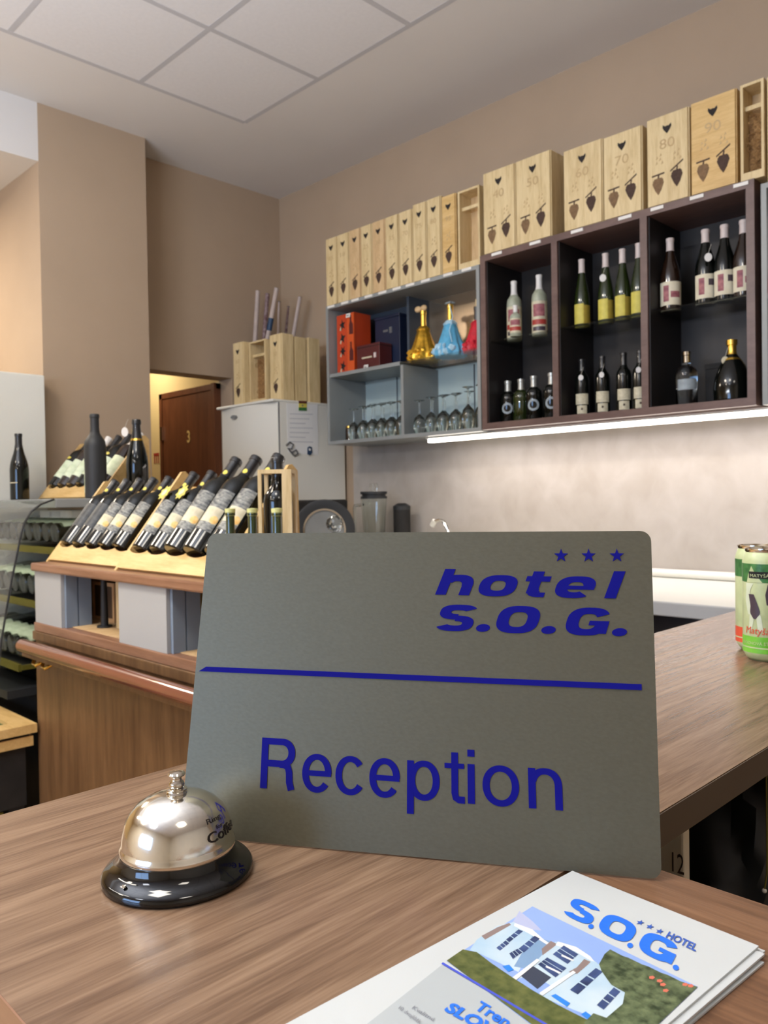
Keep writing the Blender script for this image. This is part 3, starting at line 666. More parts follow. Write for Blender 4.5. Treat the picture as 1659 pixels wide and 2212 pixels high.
obj('ribbon', tube([(.02, -.03, .255), (.045, -.035, .19), (.035, -.05, .12), (.055, -.055, .06)], .0025, 6), 'bluew', db2)
dressed('dressed_bottle', 'bottle in a red ruffled dress half hidden by the plum cabinet', -2.333, 2.945, 1.9705, 'red', 'red', 'capb', .80)
# back boxes
bb = thing('gift_box', 'pale wooden gift box behind the red dressed bottle', 'gift box')
obj('body', box(-2.40, -2.30, 3.02, 3.11, 1.9705, 2.24, .002), 'pale', bb); obj('emblem', prism(heart_poly(.03), (-2.35, 3.02, 2.18), (1, 0, 0), (0, 0, 1), (0, -.001, 0)), 'heart', bb)
bb = thing('gift_box', 'pale wooden box upright behind the glasses at the right end of the grey unit', 'gift box')
obj('body', box(-2.385, -2.27, 3.055, 3.11, 1.6135, 1.92, .002), 'rack', bb); obj('print_line', bx(box(-2.375, -2.28, 3.053, 3.055, 1.86, 1.864), -2.33, -2.326, 3.053, 3.055, 1.70, 1.9), 'burn2', bb)
bb = thing('gift_box', 'narrow brown bottle box by the divider of the grey unit', 'gift box')
obj('body', box(-2.83, -2.765, 3.0, 3.1, 1.6135, 1.93, .002), 'pale2', bb); obj('dark_front', box(-2.81, -2.77, 2.998, 3.0, 1.76, 1.90), 'clay', bb)
bb = thing('candle_jar', 'small amber jar in the bottom left corner of the grey shelf unit', 'jar', (-3.20, 2.93, 1.6135))
obj('jar', lathe([(0, 0), (.022, 0), (.022, .06), (.018, .07), (0, .07)], 16), 'bottlec', bb, smooth=True); obj('lid', lathe([(.02, .07), (.02, .08), (0, .08)], 16), 'brass', bb, smooth=True)
# upturned stemmed glasses
gp = [(.030, 0), (.036, .03), (.037, .05), (.030, .08), (.012, .095), (.004, .102), (.0035, .16), (.01, .166), (.031, .169), (.031, .171), (0, .171)]
ggi = [(.0285, 0), (.0345, .03), (.0355, .05), (.0285, .079), (.01, .093), (0, .095)]
def glass_proto(label, group):
    t = thing('wine_glass', label, 'glass', group=group)
    bm = lathe(gp, 16); lathe(ggi, 16, bm)
    obj('bowl_and_stem', bm, 'clear', t, smooth=True)
    return t
LG = 'stemmed wine glass standing upside down in the lower left compartment of the grey unit'
RG = 'stemmed wine glass standing upside down in the lower right compartment of the grey unit'
gl = glass_proto('x', 'upturned glasses, left compartment'); first = True
for side, xb, dx, gname in (('left', -3.135, .069, 'upturned glasses, left compartment'), ('right', -2.665, .077, 'upturned glasses, right compartment')):
    for xi in range(6):
        for yi in range(2):
            o = gl if first else copy_tree(gl); first = False
            o['label'] = f"upturned wine glass, {ords[xi]} from left, {('front', 'back')[yi]} row, lower {side} compartment of grey unit"; o['group'] = gname
            s = 1.0+.12*yi+(.15 if side == 'right' and xi > 3 else 0)-(.04 if xi < 1 else 0)
            o.location = (xb+dx*xi+random.uniform(-.002, .002)-(.012*yi if side == 'left' else -.004*yi), 2.905+.098*yi, 1.6135); o.scale = (.86, .86, s)
# right unit content
rb = thing('gift_box', 'white box with a red base at the right edge in the grey unit', 'gift box')
obj('body', box(-1.005, -.93, 2.88, 2.98, 1.974, 2.24, .002), 'capw', rb); obj('red_base', box(-1.006, -.929, 2.879, 2.981, 1.974, 2.03), 'red', rb)

# ------------------------------------------------------------------ fridge
fr = thing('refrigerator', 'white refrigerator standing in the corner under pine wine boxes', 'refrigerator')
X0, X1, Y0 = -3.995, -3.462, 2.605
obj('body', box(X0, X1, Y0+.055, 3.135, .03, 1.843, .008), 'white', fr)
def curved_door(z0, z1):
    n = 12; poly = [(X0, Y0+.052)]+[(X0+(X1-X0)*k/n, Y0+.045-.05*math.sin(PI*(.12+.76*k/n))+.019) for k in range(n+1)]+[(X1, Y0+.052)]
    return prism(poly, (0, 0, z0), (1, 0, 0), (0, 1, 0), (0, 0, z1-z0))
obj('door', curved_door(.75, 1.83), 'white', fr, smooth=True); obj('door', curved_door(.05, .74), 'white', fr, smooth=True)
obj('top_cover', box(X0-.002, X1+.002, Y0+.01, 3.137, 1.831, 1.845, .004), 'white', fr)
obj('door_seal', box(X1-.006, X1+.0015, Y0+.048, Y0+.056, .05, 1.83), 'seal', fr)
obj('badge', prism([(.028*math.cos(k*PI/8), .011*math.sin(k*PI/8)) for k in range(16)], (-3.82, Y0+.013, 1.775), (1, 0, 0), (0, 0, 1), (0, -.008, 0)), 'seal', fr)
def side_quad(x, pts, th=.001):   # polygons on the fridge's right side, pts in pixels
    q = [on_plane(px, py, (x, 0, 0), (1, 0, 0)) for px, py in pts]
    bm = bmesh.new(); A = [bm.verts.new(p) for p in q]; B = [bm.verts.new(p+Vector((th, 0, 0))) for p in q]
    bm.faces.new(A); bm.faces.new(B); n = len(q)
    for i in range(n): bm.faces.new((A[i], A[(i+1) % n], B[(i+1) % n], B[i]))
    return bm
pa = thing('pinned_note', 'printed white sheet held by magnets on the refrigerator side', 'note')
obj('sheet', side_quad(X1+.001, [(619, 872), (686, 874), (688, 983), (622, 978)]), 'paper', pa)
for k in range(7): obj('text_line', side_quad(X1+.0021, [(626, 893+k*10), (676-(k % 3)*8, 894+k*10), (676-(k % 3)*8, 896+k*10), (626, 895+k*10)], .0003), 'lines', pa)
mg = thing('flag_magnet', 'small magnet striped dark red, yellow and green at the top of the note', 'magnet')
for (a, b), mm in zip(((866, 871.5), (871.5, 880), (880, 887)), ('maroon', 'lyel', 'dgreen')): obj('stripe', side_quad(X1+.0025, [(645, a), (662, a+.5), (662, b+.5), (645, b)], .003), mm, mg)
obj('star', side_quad(X1+.0056, [(652, 874), (655, 874), (655, 878), (652, 878)], .0005), 'tick', mg)
mg = thing('key_magnet', 'dark metal scroll magnet at the lower left of the note', 'magnet')
obj('scroll', tube([on_plane(px, py, (X1+.006, 0, 0), (1, 0, 0)) for px, py in ((619, 962), (626, 955), (634, 960), (630, 970), (622, 968), (630, 978), (640, 972), (644, 980), (637, 985), (632, 980))], .005, 6), 'tick', mg, smooth=True)
mg = thing('blue_magnet', 'blue and white magnet at the lower right of the note', 'magnet')
obj('disc', side_quad(X1+.0025, [(664, 967), (668, 964), (673, 966), (674, 978), (669, 984), (664, 981)], .004), 'tape', mg)
obj('white_patch', side_quad(X1+.0066, [(667, 968), (671, 969), (671, 974), (667, 973)], .0005), 'paper', mg)  # small white patch on the blue disc

def fbox(x0, x1, y0, y1, z1, label, **k): return wine_box(x0, x1, y0, y1, 1.8455, z1, label, 'wine boxes on the refrigerator', **k)
fbox(-3.885, -3.79, 2.66, 2.76, 2.205, 'pine wine box at the far left on top of the refrigerator', num='60')
wine_box(-3.782, -3.63, 2.70, 2.82, 1.8455, 2.20, 'open pine box with wood wool on the refrigerator, between two closed boxes', None, front='open', wool=True)
fbox(-3.612, -3.505, 2.715, 2.80, 2.216, 'foremost tall pine wine box of the three on the refrigerator right side', num='50')
fbox(-3.613, -3.509, 2.808, 2.893, 2.209, 'middle pine wine box of the three lined up on the refrigerator')
fbox(-3.612, -3.505, 2.901, 2.990, 2.214, 'rearmost pine wine box of the three lined up on the refrigerator')
# poster rolls standing behind / in the boxes
def roll(p0, p1, yy, r, m, label, r1=None, bandz=None):
    a = on_plane(*p0, (0, yy, 0), (0, 1, 0)); b = on_plane(*p1, (0, yy, 0), (0, 1, 0))
    d = (b-a); base = a + d*((1.846-a.z)/d.z)
    t = thing('poster_roll', label, 'paper roll', (0, 0, 0), group='poster rolls on the refrigerator')
    obj('roll', tube([base, b], r, 12, radii=[r, r1 or r]), m, t, smooth=True)
    obj('roll_core', tube([b-d.normalized()*.002, b+d.normalized()*.0015], r*.6, 10), 'tick', t, smooth=True)
    if bandz: obj('tape_band', tube([base.lerp(b, bandz), base.lerp(b, bandz+.1)], r+.002, 12), 'tape', t, smooth=True)
roll((551, 735), (557, 628), 2.88, .014, 'roll', 'white poster roll, leftmost of the rolls behind the boxes')
roll((570, 735), (578, 634), 2.92, .013, 'rolld', 'dark patterned poster roll second from left')
roll((579, 725), (598, 622), 2.855, .014, 'roll', 'white poster roll with blue tape band, the tallest of the rolls', bandz=.66)
roll((601, 718), (603, 652), 2.96, .017, 'roll', 'greyish tapering poster roll behind the front box', r1=.006)
roll((634, 722), (648, 641), 3.03, .012, 'roll', 'thin pale poster roll, rightmost, leaning right')
roll((617, 722), (623, 662), 3.04, .016, 'rolld', 'short dark roll between the pale rolls', r1=.006)

# ------------------------------------------------------------------ worktop items above the sign
ov = thing('toaster_oven', 'dark oven-like appliance between the crate and the round black disc', 'appliance')
obj('body', box(-3.38, -3.10, 2.56, 2.82, .975, 1.30, .012), 'vblack', ov); obj('front_panel', box(-3.37, -3.11, 2.553, 2.56, .99, 1.24), 'maroon', ov)
obj('foot', bx(box(-3.36, -3.33, 2.58, 2.80, .9605, .975), -3.15, -3.12, 2.58, 2.80, .9605, .975), 'vblack', ov)
ds = thing('round_tray', 'round black tray with grey polished centre standing upright against the wall side', 'tray', (-3.035, 2.60, 1.150))
ax = (Vector((0, 0, 1.3))-Vector((-3.035, 2.60, 1.150))); ax.z = .35; q_ = ax.to_track_quat('Z', 'Y')
ds.rotation_euler = q_.to_euler()
obj('rim', lathe([(0, -.02), (.10, -.02), (.150, -.002), (.152, .004), (.145, .006), (.112, -.004), (.108, -.004)], 48), 'blackm', ds, smooth=True)
obj('chrome_ring', lathe([(.108, -.004), (.106, .002), (.098, .002), (.096, -.005)], 48), 'metal', ds, smooth=True)
obj('centre', lathe([(.096, -.005), (.06, -.012), (0, -.013)], 48), 'seal', ds, smooth=True)
obj('stand', box(-.05, .05, -.178, -.145, -.05, .01), 'blackm', ds)
gb_ = thing('glass_decanter', 'clear decanter topped by a faceted crystal ball in front of the round tray', 'decanter', on_plane(723, 1131, (0, 2.5, 0), (0, 1, 0)) - Vector((0, 0, 0)))
zc_ = gb_.location.z - .9605
bm = bmesh.new(); bmesh.ops.create_icosphere(bm, subdivisions=2, radius=.042); obj('crystal_ball', bm, 'clear', gb_)
obj('bottle_body', lathe([(0, -zc_), (.05, -zc_), (.052, -zc_+.06), (.03, -zc_+.11), (.014, -.045), (.018, -.04), (0, -.038)], 20), 'clear', gb_, smooth=True)
bl = thing('blender', 'clear glass blender jug with black lid and handle on the worktop', 'blender', (-3.02, 2.93, .9605))
obj('base', lathe([(0, 0), (.08, 0), (.075, .06), (.055, .1), (0, .1)], 24), 'blackm', bl, smooth=True)
obj('jug', lathe([(.052, .1), (.068, .34), (.066, .34), (.05, .105), (0, .105)], 24), 'clear', bl, smooth=True)
obj('lid', lathe([(0, .34), (.07, .34), (.07, .352), (.062, .354), (.062, .364), (.07, .365), (.07, .378), (0, .378)], 24), 'blackm', bl, smooth=True)
obj('lid_knob', lathe([(.02, .378), (.024, .40), (.018, .42), (0, .422)], 14), 'clear', bl, smooth=True)
obj('handle', tube([(-.060, -.02, .31), (-.115, -.03, .305), (-.12, -.03, .29), (-.112, -.03, .15), (-.052, -.02, .14)], .008, 8), 'clear', bl, smooth=True)
cn = thing('coffee_canister', 'dark canister right behind the blender', 'canister', (-2.905, 3.02, .9605))
obj('body', lathe([(0, 0), (.045, 0), (.045, .28), (0, .28)], 20), 'vblack', cn, smooth=True); obj('lid', lathe([(.046, .28), (.046, .3), (.02, .315), (0, .315)], 20), 'blackm', cn, smooth=True)
fc = thing('faucet', 'slim chrome faucet spout with white tip above the sign edge', 'faucet')
a_ = on_plane(938, 1127, (0, 2.88, 0), (0, 1, 0)); b_ = on_plane(968, 1146, (0, 2.88, 0), (0, 1, 0))
obj('spout', tube([a_, a_+Vector((.03, 0, .008)), a_+Vector((.06, 0, 0)), b_, b_+Vector((.012, 0, -.04)), (b_.x+.014, b_.y, .98)], .008, 8), 'metal', fc, smooth=True)
obj('tip', tube([a_+Vector((.004, 0, .006)), a_+Vector((-.014, 0, -.02))], .013, 10), 'white', fc, smooth=True)
obj('base', lathe([(0, 0), (.025, 0), (.02, .02), (0, .02)], 14), 'metal', fc, loc=(b_.x+.014, b_.y, .9605), smooth=True)

# ------------------------------------------------------------------ display counter with racks
dk = thing('display_counter', 'walnut display counter with handrail and light-grey uprights carrying bottle racks', 'counter')
XA, XBn, YA = -2.815, -1.25, 1.09
obj('top', box(XA, XBn, YA-.01, 1.62, 1.072, 1.1, .006), 'disptop', dk)
obj('upright', box(-2.812, -2.60, 1.094, 1.185, .895, 1.072), 'panelw', dk); obj('upright', box(-2.20, -1.93, 1.094, 1.185, .895, 1.072), 'panelw', dk)
for x in (-2.598, -1.928):
    obj('upright_side', box(x, x+.012, 1.105, 1.143, .895, 1.072), 'panelb', dk); obj('upright_side', box(x, x+.012, 1.147, 1.19, .895, 1.072), 'panelb', dk)
obj('upright', box(-1.55, -1.28, 1.094, 1.185, .895, 1.072), 'panelw', dk)
obj('ledge', box(XA-.004, XBn, YA, 1.58, .865, .8945, .003), 'disptop', dk)
obj('shelf_floor', box(XA+.02, XBn, 1.125, 1.575, .8946, .897), 'pale2', dk)
obj('front_panel', box(XA, XBn, YA+.004, YA+.03, 0.0, .865), 'disp', dk)
obj('side_panel', box(XA, XA+.02, YA+.03, 1.6, 0, .865), 'disp', dk)
obj('back_board', box(XA+.02, XBn, 1.58, 1.60, .0, 1.07), 'clay', dk)
obj('lower_moulding', box(XA-.004, XBn, YA-.006, YA+.004, .835, .865, .003), 'disp', dk)
obj('handrail', tube([(-2.74, 1.02, .832), (-2.735, 1.02, .832), (XBn, 1.02, .832)], .022, 16), 'rail', dk, smooth=True)
obj('rail_board', box(-2.775, XBn, 1.03, YA-.002, .79, .822, .004), 'disp', dk)
for x in (-2.72, -2.645):
    obj('brass_bracket', tube([(x-.02, 1.06, .785), (x-.01, 1.05, .768), (x+.012, 1.05, .765), (x+.018, 1.07, .775)], .006, 8), 'brass', dk, smooth=True)
# things seen through the openings
obj('inner_side', box(XA+.002, XA+.016, 1.20, 1.578, .898, 1.0715), 'clay', dk)
def at(px, Y): return on_plane(px, 1300, (0, Y, 0), (0, 1, 0)).x
fm = thing('picture_frame', 'empty pale frame standing in the counter opening behind the black leg', 'frame')
f0, f1, fy = at(199, 1.25), at(246, 1.25), 1.25
bm = bmesh.new()
for a_ in (f0, f1-.012): bx(bm, a_, a_+.012, fy, fy+.012, .8975, 1.03)
bx(bm, f0+.012, f1-.012, fy, fy+.012, 1.018, 1.03); bx(bm, f0+.012, f1-.012, fy, fy+.012, .8975, .91)
obj('frame_bars', bm, 'peach', fm); obj('backing', box(f0+.012, f1-.012, fy+.005, fy+.009, .91, 1.018), 'clay', fm)
lg = thing('black_post', 'black metal post with a round foot in the counter opening', 'post', (at(225, 1.19), 1.19, .8975))
obj('rod', lathe([(0, .006), (.012, .006), (.009, .17), (0, .17)], 12), 'blackm', lg, smooth=True); obj('foot', lathe([(0, 0), (.024, 0), (.024, .006), (0, .006)], 16), 'blackm', lg, smooth=True)
pb = thing('pale_board', 'narrow pale board upright beside the second grey upright', 'board')
obj('board', box(at(250, 1.20), at(262, 1.20)+.03, 1.20, 1.212, .8975, 1.068, .002), 'pale', pb)
pb = thing('pale_board', 'wide cream board upright right of the second grey upright', 'board')
obj('board', box(-2.12, -1.90, 1.22, 1.235, .8975, 1.068, .002), 'papercream', pb)

SL = math.radians(52)
def rack(name, label, x0, x1, y0, z0, n, L=.355):
    t = thing(name, label, 'bottle rack', (x0, y0, z0)); W = x1-x0
    c, s = math.cos(SL), math.sin(SL); along = Vector((0, c, s)); nrm = Vector((0, -s, c))
    # side boards: wedge with a sloped front edge
    for x in (0, W-.012):
        prism_poly = [(0, 0), (L*c, L*s), (L*c+.012, L*s+.002), (L*c+.03, L*s-.015), (L*c+.035, 0)]
        obj('side_board', prism(prism_poly, (x, 0, 0), (0, 1, 0), (0, 0, 1), (.012, 0, 0)), 'rack', t)
    # front board with scalloped top edge
    pts = [(0, 0), (W-.024, 0)]; nn = n*10
    pts = [(0.0, 0.0096)]+[(W-.024, 0.0096)]
    for k in range(nn, -1, -1):
        u = k/nn; pts.append((u*(W-.024), .075-.012*abs(math.sin(PI*n*u))**.7))
    obj('front_board', prism(pts, (.012, 0, 0), (1, 0, 0), along, -nrm*.012), 'rack', t)
    b0 = along*.07 - nrm*.052
    obj('back_board', prism([(0, 0), (W-.024, 0), (W-.024, L-.09), (0, L-.09)], Vector((.012, 0, 0))+b0, (1, 0, 0), along, -nrm*.008), 'rack', t)
    obj('neck_rail', prism([(0, 0), (W-.024, 0), (W-.024, .02), (0, .02)], Vector((.012, 0, 0))+along*.30-nrm*.043, (1, 0, 0), along, nrm*.02), 'rack', t)
    return Vector((x0, y0, z0)), along, nrm
def rest(key, o, al, nr, x, label, group, s=1.0, rz=0, up=.076):
    p = Vector((x, o.y, o.z)) + al*up + nr*(-.051+.0385*s)
    put(key, p, label, group, tilt=SL, scale=s)
o1 = rack('bottle_rack', 'sloping beech bottle rack at the left end of the display counter', -2.83, -2.285, 1.14, 1.1, 5)
for k, x in enumerate((-2.765, -2.675, -2.58, -2.485, -2.385)):
    rest('plainrack' if k < 2 else 'city', *o1, x, f'dark wine bottle lying in the left counter rack, {ords[k]} from the left' + (', dark label' if k < 2 else ', view label'), 'bottles in the left counter rack', s=.97)
o2 = rack('bottle_rack', 'sloping beech bottle rack in the middle of the display counter', -2.278, -1.72, 1.12, 1.1, 5, .375)
for k, x in enumerate((-2.205, -2.105, -2.005, -1.905, -1.80)):
    rest('city', *o2, x, f'dark wine bottle with view label, {ords[k]} from the left in the middle counter rack', 'bottles in the middle counter rack', s=(1.0 if k < 2 else 1.14))
    if k < 2:
        o, al, nr = o2; p = Vector((x-.01, o.y, o.z))+al*(.076+.19)+nr*.032
        st = thing('star_sticker', ['yellow flower-shaped sticker on the first bottle of the middle rack', 'yellow flower-shaped sticker on the second bottle of the middle rack'][k], 'sticker')
        obj('petals', prism([((.028 if i % 2 else .020)*math.cos(i*PI/8), (.028 if i % 2 else .020)*math.sin(i*PI/8)) for i in range(16)], p, (1, 0, 0), al, nr*.001), 'lyel', st)
        obj('centre', prism([(.012*math.cos(i*PI/5), .012*math.sin(i*PI/5)) for i in range(10)], p+nr*.001, (1, 0, 0), al, nr*.001), 'lcream', st)
# bottle crate and oil bottles
cr = thing('bottle_crate', 'small pale open crate standing on end around one bottle', 'crate')
cr.location = (-1.655, 1.20, 0); cr.rotation_euler = (0, 0, math.radians(42))
cx0, cx1, cy0, cy1, cz1 = 0, .085, 0, .09, 1.378
bm = bmesh.new()
bx(bm, cx0, cx0+.009, cy0, cy0+.009, 1.1061, cz1-.0101); bx(bm, cx1-.024, cx1, cy0, cy0+.009, 1.1061, cz1-.0101)
bx(bm, cx0, cx0+.009, cy1-.009, cy1, 1.1061, cz1-.0101); bx(bm, cx1-.012, cx1, cy1-.035, cy1, 1.1061, cz1-.0101)
obj('posts', bm, 'pale', cr)
bm = bmesh.new(); n_ = 16; cc = Vector(((cx0+cx1)/2, (cy0+cy1)/2, 0)); rr = .018; zz = cz1-.01
ou = [(cc.x+(cx1-cx0)/2*max(-1, min(1, 1.414*math.cos(2*PI*k/n_))), cc.y+(cy1-cy0)/2*max(-1, min(1, 1.414*math.sin(2*PI*k/n_)))) for k in range(n_)]
inn = [(cc.x+rr*math.cos(2*PI*k/n_), cc.y+rr*math.sin(2*PI*k/n_)) for k in range(n_)]
V = [[bm.verts.new((x, y, z)) for x, y in L_] for z in (zz, zz+.01) for L_ in (ou, inn)]
for k in range(n_):
    j = (k+1) % n_
    for a_, b_ in ((0, 1), (2, 3), (0, 2), (1, 3)): bm.faces.new((V[a_][k], V[a_][j], V[b_][j], V[b_][k]))
obj('top_board', bm, 'pale', cr); obj('bottom_board', box(cx0, cx1, cy0, cy1, 1.1005, 1.106), 'pale', cr)
cc = Vector((-1.655, 1.20, 0)) + Matrix.Rotation(math.radians(42), 3, 'Z') @ cc
bottle('crated', 'bordeaux', 'bottle', 'capb', .25, [(.06, .1, .8, F, 'goldm', .0006), (.02, .05, .8, F, 'lgrey', .0006)])
put('crated', (cc.x, cc.y, 1.106), 'black bottle standing inside the pale crate, neck above its top', scale=1.02)
bottle('oilb', 'oil', 'oil', 'capy', .186, [], [])
for px, l_ in ((497, 'small green bottle with yellow-green cap, left of three behind the sign top'), (545, 'small green bottle with pale cap, middle of three behind the sign top'), (598, 'small green bottle with pale cap, right of three in front of the crate')):
    p = on_plane(px, 1100, (0, 1.145, 0), (0, 1, 0)); put('oilb', (p.x, 1.145, 1.1), l_, 'small green bottles', scale=.88)

# ------------------------------------------------------------------ refrigerated bottle showcase
sh = thing('bottle_showcase', 'long chilled bottle display case with curved glass front left of the counter', 'display case')
XS0, XS1 = -3.72, -3.0
obj('top_board', box(XS0, XS1, 1.25, 1.78, 1.285, 1.32, .004), 'grey', sh)
obj('base', box(XS0, XS1+.0, 1.20, 1.78, .0, .62), 'vblack', sh)
obj('back_panel', box(XS0, XS1, 1.76, 1.78, .62, 1.285), 'vblack', sh)
prof_ = [(1.25, 1.318), (1.20, 1.30), (1.165, 1.275), (1.14, 1.235), (1.125, 1.19), (1.11, 1.12), (1.09, 1.03), (1.07, .93), (1.05, .82), (1.035, .72), (1.03, .64)]
def strip(pts, x0, x1, th):
    bm = bmesh.new(); ring = []
    for x in (x0, x1):
        ring.append([bm.verts.new((x, y, z)) for y, z in pts]+[bm.verts.new((x, y+th, z-.002)) for y, z in reversed(pts)])
    n = len(ring[0])
    for i in range(n): bm.faces.new((ring[0][i], ring[0][(i+1) % n], ring[1][(i+1) % n], ring[1][i]))
    bm.faces.new(ring[0]); bm.faces.new(ring[1][::-1]); return bm
obj('curved_glass', strip(prof_, XS0, XS1-.012, .005), 'pane', sh, smooth=True)
obj('side_glass', prism([(1.75, .63)]+[(y+.004, z) for y, z in prof_[::-1]]+[(1.75, 1.284)], (XS1-.006, 0, 0), (0, 1, 0), (0, 0, 1), (.005, 0, 0)), 'pane', sh)
obj('edge_profile', tube([(XS1-.003, y-.003, z) for y, z in prof_], .004, 8), 'blackm', sh, smooth=True)
obj('base_rail', box(XS0, XS1, 1.06, 1.2, .60, .63), 'blackm', sh)
for k, (z, y0, y1) in enumerate(((1.12, 1.26, 1.74), (.92, 1.20, 1.74), (.70, 1.12, 1.74))):
    obj('wire_shelf', box(XS0+.02, XS1-.02, y0, y1, z, z+.008), 'blackm', sh); obj('shelf_edge', box(XS0+.02, XS1-.02, y0-.012, y0, z-.01, z+.016), 'ltwood', sh)
    obj('shelf_side', box(XS1-.022, XS1-.014, y0, y1, z-.006, z+.012), 'ltwood', sh)
    for j in range(8):
        put('casebottle', (XS0+.065+j*.083, y0+.012, z+.068), f"dark bottle on the {('top', 'middle', 'bottom')[k]} shelf in the glass showcase, {ords[7-j]} from the side glass", ['bottles on the top showcase shelf', 'bottles on the middle showcase shelf', 'bottles on the bottom showcase shelf'][k], tilt=math.radians(8))
wb = thing('white_carton', 'flat white carton lying on bottles inside the showcase top', 'box'); obj('carton', box(-3.35, -3.05, 1.33, 1.45, 1.245, 1.275, .002), 'paper', wb); obj('label_patch', box(-3.25, -3.15, 1.328, 1.33, 1.25, 1.27), 'lines', wb)
# things on top of the showcase
o3 = rack('bottle_rack', 'sloping beech bottle rack on top of the glass showcase', -3.70, -3.10, 1.46, 1.3205, 6, .33)
for k, x in enumerate((-3.645, -3.55, -3.455, -3.36, -3.265, -3.165)):
    rest('whitecap' if k in (1, 2, 5) else 'whitelab', *o3, x, f'wine bottle with white-green label, {ords[k]} from the left in the rack on the showcase', 'bottles in the showcase rack', s=.95)
put('matt', (-3.045, 1.43, 1.3205), 'large matt black bottle standing beside the showcase rack', scale=1.11, rz=-.2)
put('sparkling', (-3.03, 1.60, 1.3205), 'black sparkling wine bottle with gold neckband and white tag', scale=1.0)
neck_tag(-3.022, 1.545, 1.585, 'round white tag hung on the sparkling wine bottle', r=.016)
p = on_plane(43, 1073, (-3.64, 0, 0), (1, 0, 0)); put('black_b', (-3.64, p.y, 1.3205), 'lone black wine bottle in front of the tall white cabinet', scale=.98)
vs_ = thing('clear_tumbler', 'small clear tumbler behind the showcase rack', 'glass', (-3.66, 1.72, 1.3205)); obj('tumbler', lathe([(0, 0), (.025, 0), (.03, .09), (.028, .09), (.023, .004), (0, .004)], 16), 'clear', vs_, smooth=True)
# tall white cabinet at the left
tc_ = thing('tall_cabinet', 'tall plain white cabinet behind the lone black bottle', 'cabinet')
obj('body', box(-4.35, -3.765, .70, 1.53, 0, 1.90, .006), 'whitem', tc_); obj('door', box(-3.764, -3.752, .705, 1.525, .06, 1.895, .003), 'whitem', tc_)
# paper on pillar, red sticker in corridor
nt = thing('wall_note', 'creased yellowish paper pinned on the pillar behind the sparkling bottle', 'note')
q = [on_plane(px, py, (-3.848, 0, 0), (1, 0, 0)) for px, py in ((284, 928), (302, 927), (304, 948), (309, 950), (307, 985), (303, 1000), (288, 1000))]
bm = bmesh.new(); A = [bm.verts.new(v) for v in q]; B = [bm.verts.new(v+Vector((.0012, 0, 0))) for v in q]
bm.faces.new(A); bm.faces.new(B)
for i in range(len(q)): bm.faces.new((A[i], A[(i+1) % len(q)], B[(i+1) % len(q)], B[i]))
obj('sheet', bm, 'papercream', nt)
rs = thing('red_sticker', 'small red pictogram sticker on the yellow corridor wall', 'sticker')
p = on_plane(338, 990, (0, 2.768, 0), (0, 1, 0))
bm = box(p.x-.035, p.x+.035, 2.7665, 2.7685, p.z+.02, p.z+.035)
for dx in (-.03, -.004, .022): bx(bm, p.x+dx, p.x+dx+.010, 2.7665, 2.7685, p.z-.035, p.z+.02)
obj('pictogram', bm, 'lred', rs)

# ------------------------------------------------------------------ low table at the left
lt = thing('low_display_table', 'low wooden display table with green baize inset at the lower left', 'table')
zt_ = .55
bm = bmesh.new(); tx0, tx1, ty0, ty1 = -3.7, -2.79, .30, 1.082
bx(bm, tx0, tx1, ty0, ty0+.07, zt_-.03, zt_); bx(bm, tx0, tx1, ty1-.07, ty1, zt_-.03, zt_); bx(bm, tx0, tx0+.07, ty0+.07, ty1-.07, zt_-.03, zt_); bx(bm, tx1-.07, tx1, ty0+.07, ty1-.07, zt_-.03, zt_)
obj('top_frame', bm, 'rack', lt); obj('baize_inset', box(tx0+.07, tx1-.07, ty0+.07, ty1-.07, zt_-.025, zt_-.012), 'mat_green', lt)
obj('lower_frame', box(tx0+.01, tx1-.01, ty0+.01, ty1-.01, zt_-.075, zt_-.042), 'rack', lt)
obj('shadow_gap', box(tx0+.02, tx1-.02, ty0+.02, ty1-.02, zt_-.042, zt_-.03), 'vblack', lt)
obj('body', box(tx0+.03, tx1-.03, ty0+.03, ty1-.03, .27, zt_-.075), 'vblack', lt)
for x in (tx0+.06, tx1-.06):
    for y in (ty0+.06, ty1-.06): obj('leg', box(x-.025, x+.025, y-.025, y+.025, 0, .27), 'vblack', lt)
pbd = thing('peach_board', 'peach wooden board standing on the floor under the low table', 'board'); obj('board', box(-2.86, -2.82, .55, .66, 0, .26, .003), 'peach', pbd)
obj('edge', box(-2.86, -2.835, .664, .69, 0, .26, .002), 'rack', pbd)
ob = thing('olive_box', 'olive-yellow box on the floor beside the counter panel', 'box'); obj('body', box(-2.90, -2.83, .82, .98, 0, .262, .003), 'ltwood', ob); obj('strap', box(-2.8299, -2.828, .945, .955, 0, .255), 'burn', ob)

# ------------------------------------------------------------------ front bar counter
ba = thing('bar_counter', 'long walnut-laminate bar counter carrying bell, sign and cans', 'counter')
BZ = 1.1
def bar_top():
    poly = [(-.542, .150), (-.540, .136), (-.534, .124), (-.524, .118), (-.510, .116), (-.236, .116), (-.2345, 2.15), (-.55, 2.15)]
    return prism(poly, (0, 0, BZ-.021), (1, 0, 0), (0, 1, 0), (0, 0, .021))
obj('top', bar_top(), 'bar', ba)
obj('edge_strip', prism([(0, 0), (1.75, 0), (1.75, .0212), (0, .0212)], (-.2340, .4015, BZ-.0213), (0, 1, 0), (0, 0, 1), (-.0008, 0, 0)), 'baredge', ba, label='dark edge band')
obj('edge_strip', prism([(0, 0), (.27, 0), (.27, .0206), (0, .0206)], (-.508, .1152, BZ-.0208), (1, 0, 0), (0, 0, 1), (0, .001, 0)), 'disptop', ba)
obj('front_panel', box(-.525, -.50, .15, 2.1, 0, BZ-.021), 'disp', ba)
obj('end_panel', box(-.50, -.25, .15, .17, 0, BZ-.021), 'disp', ba)
